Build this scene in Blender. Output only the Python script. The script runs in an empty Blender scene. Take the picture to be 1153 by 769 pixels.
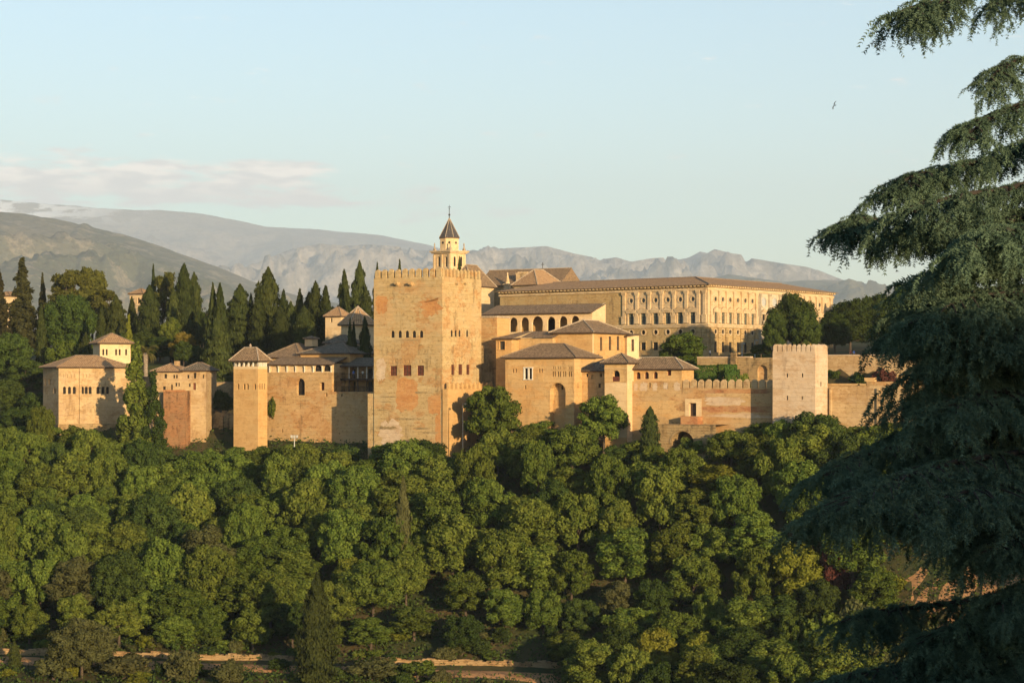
import bpy, bmesh, math, random
import numpy as np
from mathutils import Vector, noise as mnoise

random.seed(7)
rng = np.random.default_rng(7)
SC = bpy.context.scene
COL = SC.collection
rad = math.radians

# ------------------------------------------------------------------ camera
FPX, CX, YH, PW = 2300.0, 576.5, 430.0, 1153.0       # photograph: focal length, centre column, horizon row, width
cam_d = bpy.data.cameras.new("camera")
cam = bpy.data.objects.new("camera", cam_d)
COL.objects.link(cam)
cam.location = (0, 0, 0)
cam.rotation_euler = (rad(90), 0, 0)
cam_d.sensor_fit = 'HORIZONTAL'
cam_d.sensor_width = 36.0
cam_d.lens = 36.0 * FPX / PW
cam_d.shift_y = (YH - 384.5) / PW
cam_d.clip_start = 0.5
cam_d.clip_end = 60000
SC.camera = cam

# ------------------------------------------------------------------ sky, sun, exposure
SUN_EL = rad(9.0)
SUN_AZ = rad(28.0)                                   # to the right of straight behind the camera
sun_dir = Vector((math.sin(SUN_AZ) * math.cos(SUN_EL), -math.cos(SUN_AZ) * math.cos(SUN_EL), math.sin(SUN_EL)))
W = bpy.data.worlds.new("World")
SC.world = W
W.use_nodes = True
nt = W.node_tree
nt.nodes.clear()
out = nt.nodes.new('ShaderNodeOutputWorld')
bg = nt.nodes.new('ShaderNodeBackground')
sky = nt.nodes.new('ShaderNodeTexSky')
sky.sky_type = 'NISHITA'
sky.sun_disc = False
sky.sun_elevation = SUN_EL
sky.sun_rotation = math.atan2(sun_dir.x, sun_dir.y)
sky.air_density = 1.0
sky.dust_density = 0.35
sky.ozone_density = 2.1
SKY_STRENGTH = 0.141
bg.inputs['Strength'].default_value = SKY_STRENGTH


def wnode(t, **kw):
    n = nt.nodes.new(t)
    for k, v in kw.items():
        setattr(n, k, v)
    return n


def wmath(op, a, b=None, clamp=False):
    n = wnode('ShaderNodeMath', operation=op, use_clamp=clamp)
    for i, v in enumerate((a, b)):
        if v is None:
            continue
        if isinstance(v, (int, float)):
            n.inputs[i].default_value = v
        else:
            nt.links.new(v, n.inputs[i])
    return n.outputs[0]


def wrange(v, a, b, c=0.0, d=1.0):
    n = wnode('ShaderNodeMapRange', interpolation_type='SMOOTHSTEP')
    nt.links.new(v, n.inputs['Value'])
    n.inputs['From Min'].default_value = a
    n.inputs['From Max'].default_value = b
    n.inputs['To Min'].default_value = c
    n.inputs['To Max'].default_value = d
    return n.outputs[0]


# thin evening clouds low over the mountains, laid out by direction in the sky
tc = wnode('ShaderNodeTexCoord')
sep = wnode('ShaderNodeSeparateXYZ')
nt.links.new(tc.outputs['Generated'], sep.inputs[0])
az = wmath('ARCTAN2', sep.outputs['X'], sep.outputs['Y'])
el = wmath('ARCSINE', sep.outputs['Z'])
comb = wnode('ShaderNodeCombineXYZ')
nt.links.new(wmath('MULTIPLY', az, 30.0), comb.inputs[0])
nt.links.new(wmath('MULTIPLY', el, 130.0), comb.inputs[1])
cn = wnode('ShaderNodeTexNoise')
cn.inputs['Scale'].default_value = 1.0
cn.inputs['Detail'].default_value = 7
cn.inputs['Roughness'].default_value = 0.6
nt.links.new(comb.outputs[0], cn.inputs['Vector'])
band = wmath('MULTIPLY', wrange(el, 0.076, 0.092), wrange(el, 0.114, 0.101))
left = wmath('MULTIPLY', wrange(az, -0.045, -0.11), 1.0)
bandl = wmath('MULTIPLY', band, left)
band2 = wmath('MULTIPLY', wmath('MULTIPLY', wrange(el, 0.070, 0.082), wrange(el, 0.106, 0.088)),
              wmath('MULTIPLY', wrange(az, -0.10, -0.06), wrange(az, 0.05, 0.0)))
def cloud(bnd, a, b, k_):
    return wmath('MULTIPLY', wrange(wmath('ADD', cn.outputs['Fac'], wmath('MULTIPLY', wmath('SUBTRACT', bnd, 1.0), 0.30)), a, b), k_)


dens1 = cloud(bandl, 0.31, 0.50, 1.0)
dens2 = cloud(band2, 0.44, 0.62, 0.6)
dens = wmath('MULTIPLY', wmath('ADD', dens1, dens2, True), 0.92)
mixc = wnode('ShaderNodeMix', data_type='RGBA')
nt.links.new(dens, mixc.inputs['Factor'])
nt.links.new(sky.outputs[0], mixc.inputs[6])
cn2 = wnode('ShaderNodeTexNoise')
cn2.inputs['Scale'].default_value = 1.7
cn2.inputs['Detail'].default_value = 5
nt.links.new(comb.outputs[0], cn2.inputs['Vector'])
ccol = wnode('ShaderNodeMix', data_type='RGBA')
nt.links.new(wmath('MULTIPLY', wrange(cn2.outputs['Fac'], 0.4, 0.62), wrange(el, 0.084, 0.100), True), ccol.inputs['Factor'])
ccol.inputs[6].default_value = (4.3, 4.0, 4.0, 1)
ccol.inputs[7].default_value = (6.6, 5.8, 5.3, 1)
nt.links.new(ccol.outputs[2], mixc.inputs[7])
nt.links.new(mixc.outputs[2], bg.inputs['Color'])
nt.links.new(bg.outputs[0], out.inputs['Surface'])

sun_d = bpy.data.lights.new("sun", 'SUN')
sun_d.energy = 4.35
sun_d.angle = rad(0.55)
sun_d.color = (1.0, 0.755, 0.43)
sun = bpy.data.objects.new("sun", sun_d)
COL.objects.link(sun)
sun.location = (60, -100, 60)
sun.rotation_euler = (-sun_dir).to_track_quat('-Z', 'Y').to_euler()

SC.view_settings.view_transform = 'Standard'
SC.view_settings.look = 'None'
SC.view_settings.exposure = 0.86
SC.view_settings.gamma = 1.0
SC.view_settings.use_curve_mapping = False
SC.cycles.max_bounces = 5
SC.cycles.diffuse_bounces = 2
SC.cycles.glossy_bounces = 1
SC.cycles.transmission_bounces = 2
SC.cycles.transparent_max_bounces = 4
SC.cycles.volume_bounces = 1

# ------------------------------------------------------------------ materials


class NT:
    def __init__(s, name):
        s.m = bpy.data.materials.new(name)
        s.m.use_nodes = True
        s.t = s.m.node_tree
        s.t.nodes.clear()
        s.out = s.n('ShaderNodeOutputMaterial')
        s.co = s.n('ShaderNodeTexCoord').outputs['Object']

    def n(s, t, **kw):
        n = s.t.nodes.new(t)
        for k, v in kw.items():
            setattr(n, k, v)
        return n

    def l(s, a, b):
        s.t.links.new(a, b)

    def put(s, v, sock):
        if isinstance(v, (int, float)):
            sock.default_value = v
        elif isinstance(v, tuple):
            sock.default_value = v if len(v) == 4 else (*v, 1)
        else:
            s.l(v, sock)

    def noise(s, scale, detail=4, rough=0.55, stretch=(1, 1, 1), co=None, off=(0, 0, 0)):
        mp = s.n('ShaderNodeMapping')
        mp.inputs['Scale'].default_value = stretch
        mp.inputs['Location'].default_value = off
        s.l(co or s.co, mp.inputs['Vector'])
        nn = s.n('ShaderNodeTexNoise')
        nn.inputs['Scale'].default_value = scale
        nn.inputs['Detail'].default_value = detail
        nn.inputs['Roughness'].default_value = rough
        s.l(mp.outputs[0], nn.inputs['Vector'])
        return nn.outputs['Fac']

    def rng(s, v, a, b, c=0.0, d=1.0):
        n = s.n('ShaderNodeMapRange')
        s.put(v, n.inputs['Value'])
        for k, x in (('From Min', a), ('From Max', b), ('To Min', c), ('To Max', d)):
            n.inputs[k].default_value = x
        return n.outputs[0]

    def mix(s, f, a, b, mode='MIX'):
        n = s.n('ShaderNodeMix', data_type='RGBA', blend_type=mode)
        s.put(f, n.inputs['Factor'])
        s.put(a, n.inputs[6])
        s.put(b, n.inputs[7])
        return n.outputs[2]

    def math(s, op, a, b=0.0):
        n = s.n('ShaderNodeMath', operation=op)
        s.put(a, n.inputs[0])
        s.put(b, n.inputs[1])
        return n.outputs[0]

    def surf(s, col, rough=0.9, bump=None, dist=0.1, strength=0.6, spec=0.15, metal=0.0):
        p = s.n('ShaderNodeBsdfPrincipled')
        s.put(col, p.inputs['Base Color'])
        s.put(rough, p.inputs['Roughness'])
        p.inputs['Specular IOR Level'].default_value = spec
        p.inputs['Metallic'].default_value = metal
        if bump is not None:
            b = s.n('ShaderNodeBump')
            b.inputs['Distance'].default_value = dist
            b.inputs['Strength'].default_value = strength
            s.l(bump, b.inputs['Height'])
            s.l(b.outputs[0], p.inputs['Normal'])
        s.l(p.outputs[0], s.out.inputs['Surface'])
        return s.m


def wall_mat(name, base, patch, dark, light, course=0.9, patch_amt=0.55, stain=0.6, patch_scale=0.13, seed=0.0, bump=0.5):
    bl = 1.0 if name in ('cream_render', 'golden_ashlar', 'pale_marble', 'pale_stone_tower') else .84
    base, patch, dark, light = [(q[0] * m_, q[1] * m_, q[2] * m_ * bl) for q, m_ in ((base, .94), (patch, .92), (dark, .72), (light, 1.06))]
    k = NT(name)
    big = k.noise(patch_scale, 5, 0.6, (1, 1, 1.5), off=(seed, seed * 2, seed))
    fine = k.noise(1.3, 6, 0.7, (1, 1, 1.8), off=(seed, 0, 3))
    grain = k.noise(5.0, 3, 0.7)
    streak = k.noise(0.55, 5, 0.65, (1.0, 1.0, 0.22), off=(seed, 4, 0))
    hor = k.noise(0.8, 5, 0.65, (0.3, 0.3, 1.0), off=(0, seed, 0))
    blot = k.noise(0.33, 6, 0.7, (1, 1, 1.2), off=(seed, 8, seed))
    c = k.mix(k.rng(big, 0.515, 0.535, 0, min(1, patch_amt * 1.25)), base, patch)
    c = k.mix(k.rng(hor, 0.50, 0.64, 0, 0.4), c, light)
    c = k.mix(k.rng(fine, 0.53, 0.64, 0, stain * 1.1), c, dark)
    c = k.mix(k.rng(streak, 0.55, 0.66, 0, stain * 1.1), c, dark)
    c = k.mix(k.rng(fine, 0.46, 0.30, 0, 0.45), c, light)
    c = k.mix(k.rng(grain, 0.35, 0.7, 0.0, 0.35), c, k.mix(0.5, c, dark))
    c = k.mix(k.rng(blot, 0.53, 0.57, 0, 0.55), c, k.mix(0.6, dark, light))
    blot2 = k.noise(0.2, 6, 0.72, (1, 1, 1.6), off=(seed * 3, 2, seed))
    c = k.mix(k.rng(blot2, 0.545, 0.575, 0, 0.6), c, k.mix(0.35, patch, light))
    # lift lines of rammed earth / masonry courses
    sp = k.n('ShaderNodeSeparateXYZ')
    k.l(k.co, sp.inputs[0])
    fr = k.math('FRACT', k.math('ADD', k.math('DIVIDE', sp.outputs['Z'], course), k.math('MULTIPLY', k.noise(0.3, 2), 0.5)))
    line = k.rng(fr, 0.0, 0.13, 1.0, 0.0)
    brk = k.rng(k.noise(0.7, 3, 0.6, off=(9, seed, 1)), 0.42, 0.58)
    c = k.mix(k.math('MULTIPLY', k.math('MULTIPLY', line, brk), 0.45), c, dark)
    h = k.math('ADD', k.math('MULTIPLY', fine, 0.9), k.math('MULTIPLY', k.math('SUBTRACT', grain, line), 0.4))
    return k.surf(c, 0.92, h, 0.15, bump)


def roof_mat(name, a, b, c3):
    k = NT(name)
    fine = k.noise(2.2, 5, 0.75)
    big = k.noise(0.22, 4, 0.6)
    c = k.mix(k.rng(fine, 0.40, 0.60), a, b)
    c = k.mix(k.rng(big, 0.46, 0.60, 0, 0.6), c, c3)
    uv = k.n('ShaderNodeTexCoord').outputs['UV']
    sp = k.n('ShaderNodeSeparateXYZ')
    k.l(uv, sp.inputs[0])
    wv = k.math('SINE', k.math('MULTIPLY', sp.outputs['X'], 2 * math.pi / 0.46))
    c = k.mix(k.rng(wv, -0.3, -0.9, 0, 0.55), c, k.mix(0.65, c, (0.03, 0.02, 0.015)))
    lich = k.noise(4.5, 2, 0.5)
    c = k.mix(k.rng(lich, 0.62, 0.72, 0, 0.5), c, (0.36, 0.30, 0.22))
    row = k.math('FRACT', k.math('DIVIDE', sp.outputs['Y'], 0.4))
    h = k.math('ADD', k.math('MULTIPLY', wv, 0.5), k.math('ADD', k.math('MULTIPLY', row, 0.25), fine))
    return k.surf(c, 0.9, h, 0.09, 0.8)


def plain_mat(name, c, rough=0.8, var=0.15, scale=2.0, spec=0.2, metal=0.0):
    k = NT(name)
    n = k.noise(scale, 4, 0.6)
    d = tuple(x * (1 - var * 2) for x in c)
    b = tuple(min(1, x * (1 + var)) for x in c)
    return k.surf(k.mix(k.rng(n, 0.3, 0.7), d, b), rough, n, 0.02, 0.3, spec, metal)


def leaf_mat(name, a, b, trans=0.25, var=0.3, hue=0.02, nsc=0.45, nw=0.45):
    k = NT(name)
    geo = k.n('ShaderNodeNewGeometry')
    oi = k.n('ShaderNodeObjectInfo')
    big = k.noise(nsc, 2, 0.5)
    f = k.math('ADD', k.math('MULTIPLY', geo.outputs['Random Per Island'], 1 - nw), k.math('MULTIPLY', k.rng(big, 0.3, 0.7), nw))
    c = k.mix(f, a, b)
    hs = k.n('ShaderNodeHueSaturation')
    k.l(c, hs.inputs['Color'])
    k.l(k.rng(oi.outputs['Random'], 0, 1, 0.5 - hue, 0.5 + hue), hs.inputs['Hue'])
    k.l(k.rng(k.math('FRACT', k.math('MULTIPLY', oi.outputs['Random'], 7.31)), 0, 1, 1 - var, 1 + var), hs.inputs['Value'])
    d = k.n('ShaderNodeBsdfDiffuse')
    t = k.n('ShaderNodeBsdfTranslucent')
    k.l(hs.outputs[0], d.inputs['Color'])
    k.l(hs.outputs[0], t.inputs['Color'])
    m = k.n('ShaderNodeMixShader')
    m.inputs[0].default_value = trans
    k.l(d.outputs[0], m.inputs[1])
    k.l(t.outputs[0], m.inputs[2])
    k.l(m.outputs[0], k.out.inputs['Surface'])
    return k.m


M = {}
M['tower'] = wall_mat('tower_masonry', (0.44, 0.30, 0.165), (0.41, 0.225, 0.105), (0.22, 0.15, 0.085), (0.53, 0.40, 0.26), 0.85, 0.75, 0.6, 0.14, 1.0)
M['plaster'] = wall_mat('ochre_plaster', (0.50, 0.30, 0.145), (0.44, 0.245, 0.11), (0.33, 0.19, 0.09), (0.55, 0.36, 0.19), 1.2, 0.5, 0.35, 0.2, 5.0, 0.25)
M['earth'] = wall_mat('rammed_earth', (0.45, 0.285, 0.15), (0.42, 0.225, 0.105), (0.22, 0.13, 0.075), (0.53, 0.37, 0.23), 0.8, 0.75, 0.6, 0.14, 11.0)
M['mexuar'] = wall_mat('red_earth_wall', (0.52, 0.295, 0.135), (0.54, 0.345, 0.18), (0.28, 0.165, 0.085), (0.52, 0.35, 0.20), 0.85, 0.6, 0.45, 0.16, 21.0)
M['brick'] = wall_mat('red_brick', (0.36, 0.15, 0.075), (0.42, 0.21, 0.10), (0.18, 0.09, 0.055), (0.47, 0.29, 0.17), 0.35, 0.6, 0.55, 0.2, 31.0)
M['cream'] = wall_mat('cream_render', (0.60, 0.43, 0.24), (0.55, 0.36, 0.18), (0.40, 0.26, 0.14), (0.66, 0.50, 0.31), 1.4, 0.4, 0.3, 0.2, 41.0, 0.2)
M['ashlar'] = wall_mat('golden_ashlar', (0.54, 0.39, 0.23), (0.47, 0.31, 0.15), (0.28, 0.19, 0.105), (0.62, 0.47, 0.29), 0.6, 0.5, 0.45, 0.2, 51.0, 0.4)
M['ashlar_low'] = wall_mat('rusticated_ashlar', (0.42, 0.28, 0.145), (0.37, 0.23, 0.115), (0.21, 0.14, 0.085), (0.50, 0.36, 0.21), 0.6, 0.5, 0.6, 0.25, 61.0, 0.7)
M['marble'] = wall_mat('pale_marble', (0.52, 0.42, 0.29), (0.46, 0.36, 0.24), (0.28, 0.22, 0.15), (0.58, 0.49, 0.37), 1.2, 0.4, 0.3, 0.3, 71.0, 0.2)
M['pale'] = wall_mat('pale_stone_tower', (0.52, 0.38, 0.25), (0.45, 0.29, 0.16), (0.30, 0.20, 0.125), (0.60, 0.47, 0.34), 0.8, 0.5, 0.45, 0.2, 81.0)
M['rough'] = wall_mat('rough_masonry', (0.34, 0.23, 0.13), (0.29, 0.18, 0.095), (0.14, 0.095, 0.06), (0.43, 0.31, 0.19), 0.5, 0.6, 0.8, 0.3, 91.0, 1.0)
M['pinkwall'] = wall_mat('pinkish_earth', (0.38, 0.245, 0.14), (0.46, 0.325, 0.20), (0.24, 0.14, 0.085), (0.50, 0.36, 0.25), 0.85, 0.6, 0.5, 0.16, 101.0)
M['brick_shaded'] = wall_mat('shaded_dark_brick', (0.31, 0.15, 0.08), (0.25, 0.13, 0.075), (0.11, 0.06, 0.04), (0.33, 0.20, 0.12), 0.5, 0.7, 0.8, 0.3, 37.0)  # brick darkened so the shade on the bastion is painted into its colour
M['rubble'] = wall_mat('rubble_stone', (0.34, 0.215, 0.115), (0.28, 0.16, 0.08), (0.12, 0.08, 0.05), (0.44, 0.30, 0.18), 0.4, 0.7, 0.9, 0.5, 27.0, 1.0)
M['patch'] = wall_mat('orange_brick_patch', (0.47, 0.225, 0.095), (0.43, 0.19, 0.08), (0.30, 0.15, 0.07), (0.52, 0.31, 0.16), 0.4, 0.6, 0.5, 0.3, 17.0)
M['stain'] = wall_mat('lichen_stain', (0.31, 0.215, 0.125), (0.24, 0.17, 0.10), (0.15, 0.105, 0.065), (0.46, 0.33, 0.20), 0.6, 0.6, 0.8, 0.5, 7.0)
M['roof'] = roof_mat('clay_tiles', (0.12, 0.078, 0.045), (0.33, 0.215, 0.12), (0.21, 0.14, 0.08))
M['roof_warm'] = roof_mat('warm_clay_tiles', (0.23, 0.13, 0.065), (0.46, 0.28, 0.14), (0.36, 0.22, 0.11))
M['roof_grey'] = roof_mat('weathered_tiles', (0.07, 0.058, 0.043), (0.20, 0.16, 0.11), (0.13, 0.10, 0.07))
M['slate'] = roof_mat('dark_slate', (0.045, 0.042, 0.045), (0.085, 0.078, 0.08), (0.06, 0.055, 0.058))
M['ridge'] = plain_mat('mortared_ridge_tiles', (0.36, 0.28, 0.2), 0.9, 0.25, 3)
M['ridge_dull'] = plain_mat('dull_ridge_tiles', (0.2, 0.145, 0.1), 0.9, 0.25, 3)
M['dark'] = plain_mat('dark_interior', (0.022, 0.017, 0.014), 0.9, 0.2)
M['glass'] = plain_mat('window_glass', (0.035, 0.04, 0.038), 0.25, 0.2, 1.0, 0.5)
M['green_shutter'] = plain_mat('green_grey_shutter', (0.10, 0.11, 0.085), 0.6, 0.2)
M['shutter'] = plain_mat('red_wood_lattice', (0.12, 0.035, 0.018), 0.7, 0.25)
M['wood'] = plain_mat('dark_wood', (0.07, 0.042, 0.026), 0.75, 0.25)
M['white'] = plain_mat('white_marble_column', (0.62, 0.56, 0.47), 0.6, 0.1)
M['iron'] = plain_mat('dark_iron', (0.03, 0.03, 0.032), 0.6, 0.2, 2, 0.3, 0.0)
M['lamp_grey'] = plain_mat('pale_painted_metal', (0.38, 0.37, 0.34), 0.5, 0.1)
M['bark'] = plain_mat('bark', (0.09, 0.065, 0.045), 0.95, 0.35, 4)
M['bark_dark'] = plain_mat('cedar_bark', (0.04, 0.032, 0.025), 0.95, 0.3, 6)
M['bark_pale'] = plain_mat('pale_bark', (0.24, 0.19, 0.14), 0.95, 0.3, 4)
M['canvas'] = plain_mat('beige_canvas', (0.45, 0.38, 0.28), 0.9, 0.1)
M['skin'] = plain_mat('skin', (0.45, 0.27, 0.19), 0.6, 0.05)
M['cloth_white'] = plain_mat('white_cloth', (0.7, 0.68, 0.64), 0.9, 0.08)
M['cloth_blue'] = plain_mat('blue_cloth', (0.06, 0.14, 0.42), 0.9, 0.1)
M['cloth_red'] = plain_mat('dark_red_cloth', (0.30, 0.06, 0.05), 0.9, 0.1)
M['cloth_dark'] = plain_mat('dark_cloth', (0.05, 0.05, 0.06), 0.9, 0.1)
M['hair'] = plain_mat('dark_hair', (0.03, 0.02, 0.015), 0.7, 0.1)
M['feather'] = plain_mat('brown_feathers', (0.12, 0.085, 0.065), 0.9, 0.2)

M['leafA'] = leaf_mat('mid_green_leaves', (0.031, 0.054, 0.010), (0.142, 0.166, 0.029), 0.14, 0.25, 0.016)
M['leafB'] = leaf_mat('dark_green_leaves', (0.018, 0.032, 0.009), (0.064, 0.086, 0.018), 0.1, 0.25, 0.012)
M['leafC'] = leaf_mat('yellow_green_leaves', (0.075, 0.086, 0.011), (0.190, 0.185, 0.026), 0.18, 0.2, 0.012)
M['leafO'] = leaf_mat('olive_grey_leaves', (0.055, 0.058, 0.020), (0.105, 0.103, 0.038), 0.12, 0.2, 0.012)
M['leafY'] = leaf_mat('tawny_leaves', (0.13, 0.095, 0.02), (0.22, 0.16, 0.035), 0.25, 0.15)
M['leafR'] = leaf_mat('reddish_leaves', (0.06, 0.022, 0.018), (0.12, 0.045, 0.03), 0.2, 0.2)
M['cyp'] = leaf_mat('cypress_leaves', (0.020, 0.028, 0.009), (0.056, 0.064, 0.017), 0.1, 0.3, 0.012)
M['pine'] = leaf_mat('pine_needles', (0.038, 0.044, 0.011), (0.090, 0.088, 0.020), 0.15, 0.25, 0.012)
M['fir'] = leaf_mat('fir_needles', (0.032, 0.034, 0.013), (0.070, 0.064, 0.024), 0.1, 0.15)
M['palm'] = leaf_mat('palm_fronds', (0.075, 0.075, 0.02), (0.13, 0.12, 0.032), 0.2, 0.1)
M['cedar'] = leaf_mat('cedar_needles', (0.044, 0.074, 0.050), (0.150, 0.205, 0.125), 0.12, 0.08, 0.006, 4.5, 0.75)
M['hedge'] = leaf_mat('hedge_leaves', (0.035, 0.065, 0.014), (0.075, 0.115, 0.025), 0.2, 0.1)

# ------------------------------------------------------------------ helpers


class MB:
    """collects faces and links them as one mesh object"""

    def __init__(s):
        s.v, s.f, s.mi, s.uv = [], [], [], []

    def poly(s, pts, mi=0, uv=None):
        i = len(s.v)
        s.v += [tuple(p) for p in pts]
        s.f.append(tuple(range(i, i + len(pts))))
        s.mi.append(mi)
        s.uv.append(uv)

    def box(s, x0, x1, y0, y1, z0, z1, mi=0, T=None):
        T = T or (lambda a, b, c: (a, b, c))
        p = [T(x, y, z) for z in (z0, z1) for y in (y0, y1) for x in (x0, x1)]
        for q in ((0, 1, 5, 4), (1, 3, 7, 5), (3, 2, 6, 7), (2, 0, 4, 6), (4, 5, 7, 6), (2, 3, 1, 0)):
            s.poly([p[k] for k in q], mi)

    def taper(s, cx, cy, z0, z1, ax, ay, bx, by, mi=0):
        p = [(cx + i * ax, cy + j * ay, z0) for j in (-1, 1) for i in (-1, 1)] + [(cx + i * bx, cy + j * by, z1) for j in (-1, 1) for i in (-1, 1)]
        for q in ((0, 1, 5, 4), (1, 3, 7, 5), (3, 2, 6, 7), (2, 0, 4, 6), (4, 5, 7, 6), (2, 3, 1, 0)):
            s.poly([p[k] for k in q], mi)

    def lathe(s, cx, cy, prof, n=10, mi=0, ph=0.0):
        rings = [[(cx + r * math.cos(2 * math.pi * k / n + ph), cy + r * math.sin(2 * math.pi * k / n + ph), z) for k in range(n)] for r, z in prof]
        for a, b in zip(rings, rings[1:]):
            for k in range(n):
                s.poly([a[k], a[(k + 1) % n], b[(k + 1) % n], b[k]], mi)
        s.poly(rings[-1], mi)
        s.poly(rings[0][::-1], mi)

    def tube(s, pts, radii, n=6, mi=0):
        rings = []
        for i, p in enumerate(pts):
            p = Vector(p)
            d = (Vector(pts[min(i + 1, len(pts) - 1)]) - Vector(pts[max(i - 1, 0)])).normalized()
            a = d.orthogonal().normalized()
            b = d.cross(a)
            r = radii[i] if isinstance(radii, (list, tuple)) else radii
            rings.append([p + (a * math.cos(2 * math.pi * k / n) + b * math.sin(2 * math.pi * k / n)) * r for k in range(n)])
        for a, b in zip(rings, rings[1:]):
            # match ring starts to avoid twisting
            j = min(range(n), key=lambda q: (a[0] - b[q]).length)
            for k in range(n):
                s.poly([a[k], a[(k + 1) % n], b[(k + 1 + j) % n], b[(k + j) % n]], mi)
        s.poly(rings[-1], mi)
        s.poly(rings[0][::-1], mi)

    def build(s, name, mats, parent=None, smooth=False, weld=False):
        me = bpy.data.meshes.new(name)
        me.from_pydata(s.v, [], s.f)
        for m in (mats if isinstance(mats, (list, tuple)) else [mats]):
            me.materials.append(m)
        me.polygons.foreach_set('material_index', s.mi)
        if any(u is not None for u in s.uv):
            ul = me.uv_layers.new()
            k = 0
            for f, u in zip(s.f, s.uv):
                for q in range(len(f)):
                    ul.data[k].uv = u[q] if u else (0, 0)
                    k += 1
        if weld:
            bm = bmesh.new()
            bm.from_mesh(me)
            bmesh.ops.remove_doubles(bm, verts=bm.verts, dist=1e-4)
            bmesh.ops.recalc_face_normals(bm, faces=bm.faces)
            bm.to_mesh(me)
            bm.free()
        if smooth:
            me.polygons.foreach_set('use_smooth', [True] * len(me.polygons))
        me.update()
        o = bpy.data.objects.new(name, me)
        COL.objects.link(o)
        if parent:
            o.parent = parent
        return o


def np_mesh(name, V, Fc, mats, parent=None, mi=None, smooth=False):
    """V (n,3), Fc (m,k) with k = 3 or 4"""
    me = np_me(name, V, Fc, mats, mi, smooth)
    o = bpy.data.objects.new(name, me)
    COL.objects.link(o)
    if parent:
        o.parent = parent
    return o


def np_me(name, V, Fc, mats, mi=None, smooth=False):
    me = bpy.data.meshes.new(name)
    m, k = Fc.shape
    me.vertices.add(len(V))
    me.vertices.foreach_set('co', np.asarray(V, dtype=np.float32).ravel())
    me.loops.add(m * k)
    me.loops.foreach_set('vertex_index', Fc.astype(np.int32).ravel())
    me.polygons.add(m)
    me.polygons.foreach_set('loop_start', np.arange(0, m * k, k, dtype=np.int32))
    me.polygons.foreach_set('loop_total', np.full(m, k, dtype=np.int32))
    for x in (mats if isinstance(mats, (list, tuple)) else [mats]):
        me.materials.append(x)
    if mi is not None:
        me.polygons.foreach_set('material_index', np.asarray(mi, dtype=np.int32))
    if smooth:
        me.polygons.foreach_set('use_smooth', np.ones(m, dtype=bool))
    me.update(calc_edges=True)
    me.validate()
    return me


def tag(o, label=None, cat=None, group=None, kind=None):
    if label:
        o['label'] = label
    if cat:
        o['category'] = cat
    if group:
        o['group'] = group
    if kind:
        o['kind'] = kind
    return o


def thing(name, label, cat, loc=(0, 0, 0), rotz=0.0, group=None):
    o = bpy.data.objects.new(name, None)
    COL.objects.link(o)
    o.location = loc
    o.rotation_euler = (0, 0, rotz)
    o.empty_display_size = 0.5
    return tag(o, label, cat, group)


def link_copy(o, parent=None):
    c = o.copy()
    COL.objects.link(c)
    c.parent = parent
    return c


def pix(px, py, Y):
    return Vector(((px - CX) / FPX * Y, Y, (YH - py) / FPX * Y))


# palace grid: origin = front corner of the tall tower, a runs right along the walls, b runs back
G0 = pix(498, YH, 400)
GU = Vector((math.cos(rad(30)), -math.sin(rad(30)), 0))
GV = Vector((math.sin(rad(30)), math.cos(rad(30)), 0))


def grid_pt(px, b):
    q = G0 + GV * b
    t = (px - CX) / FPX
    return q + GU * ((t * q.y - q.x) / (GU.x - t * GU.y))


def ab(x, y):
    d = Vector((x, y, 0)) - Vector((G0.x, G0.y, 0))
    return d.dot(GU), d.dot(GV)


_B = [0, 10, 16, 30, 44, 46, 60, 95, 140, 300, 700, 2500]
_Z = [-17, -13, -9, -5, -2.5, 3.5, 4.5, 5.5, 8, 14, 20, 20]
_YC = [-200, 0, 8, 15, 40, 120, 200, 240, 280]
_ZC = [-1.8, -1.8, -2.2, -4.8, -13, -42, -68, -80, -95]
PL0 = Vector((-88.2, 352.0, 0))
PLD = Vector((97.6, -12.0, 0)).normalized()
PLN = Vector((-PLD.y, PLD.x, 0))


def beff(x, y):
    a, b = ab(x, y)
    return b + max(0.0, -50 - a) * 0.35


def below(x, y):
    """signed distance up the slope from the path at its foot"""
    return max((Vector((x, y, 0)) - PL0).dot(PLN), ab(x, y)[1] + 40.4)


def ground(x, y):
    be, m = beff(x, y), below(x, y)
    n = mnoise.noise(Vector((x * 0.02, y * 0.02, 0))) * 2.0 + mnoise.noise(Vector((x * 0.07, y * 0.07, 3))) * 0.6
    zp = -47.2 - 0.012 * (x + 88)
    if be >= 0:
        z = float(np.interp(be, _B, _Z)) + n * max(0.0, 1 - max(0.0, be - 5) / 10)
    elif m > 0:
        f = m / (m - be)
        f = f * .75 + .25 * f * f
        z = zp + (-17 - zp) * f + n * min(1.0, m / 12)
    else:
        z = zp + (0.0 if m > -5 else (m + 5) * 0.28) + n * min(1, max(0, -m - 5) / 15) * .6
        z = max(z, -90)
    return max(z, float(np.interp(y, _YC, _ZC)))


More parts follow.
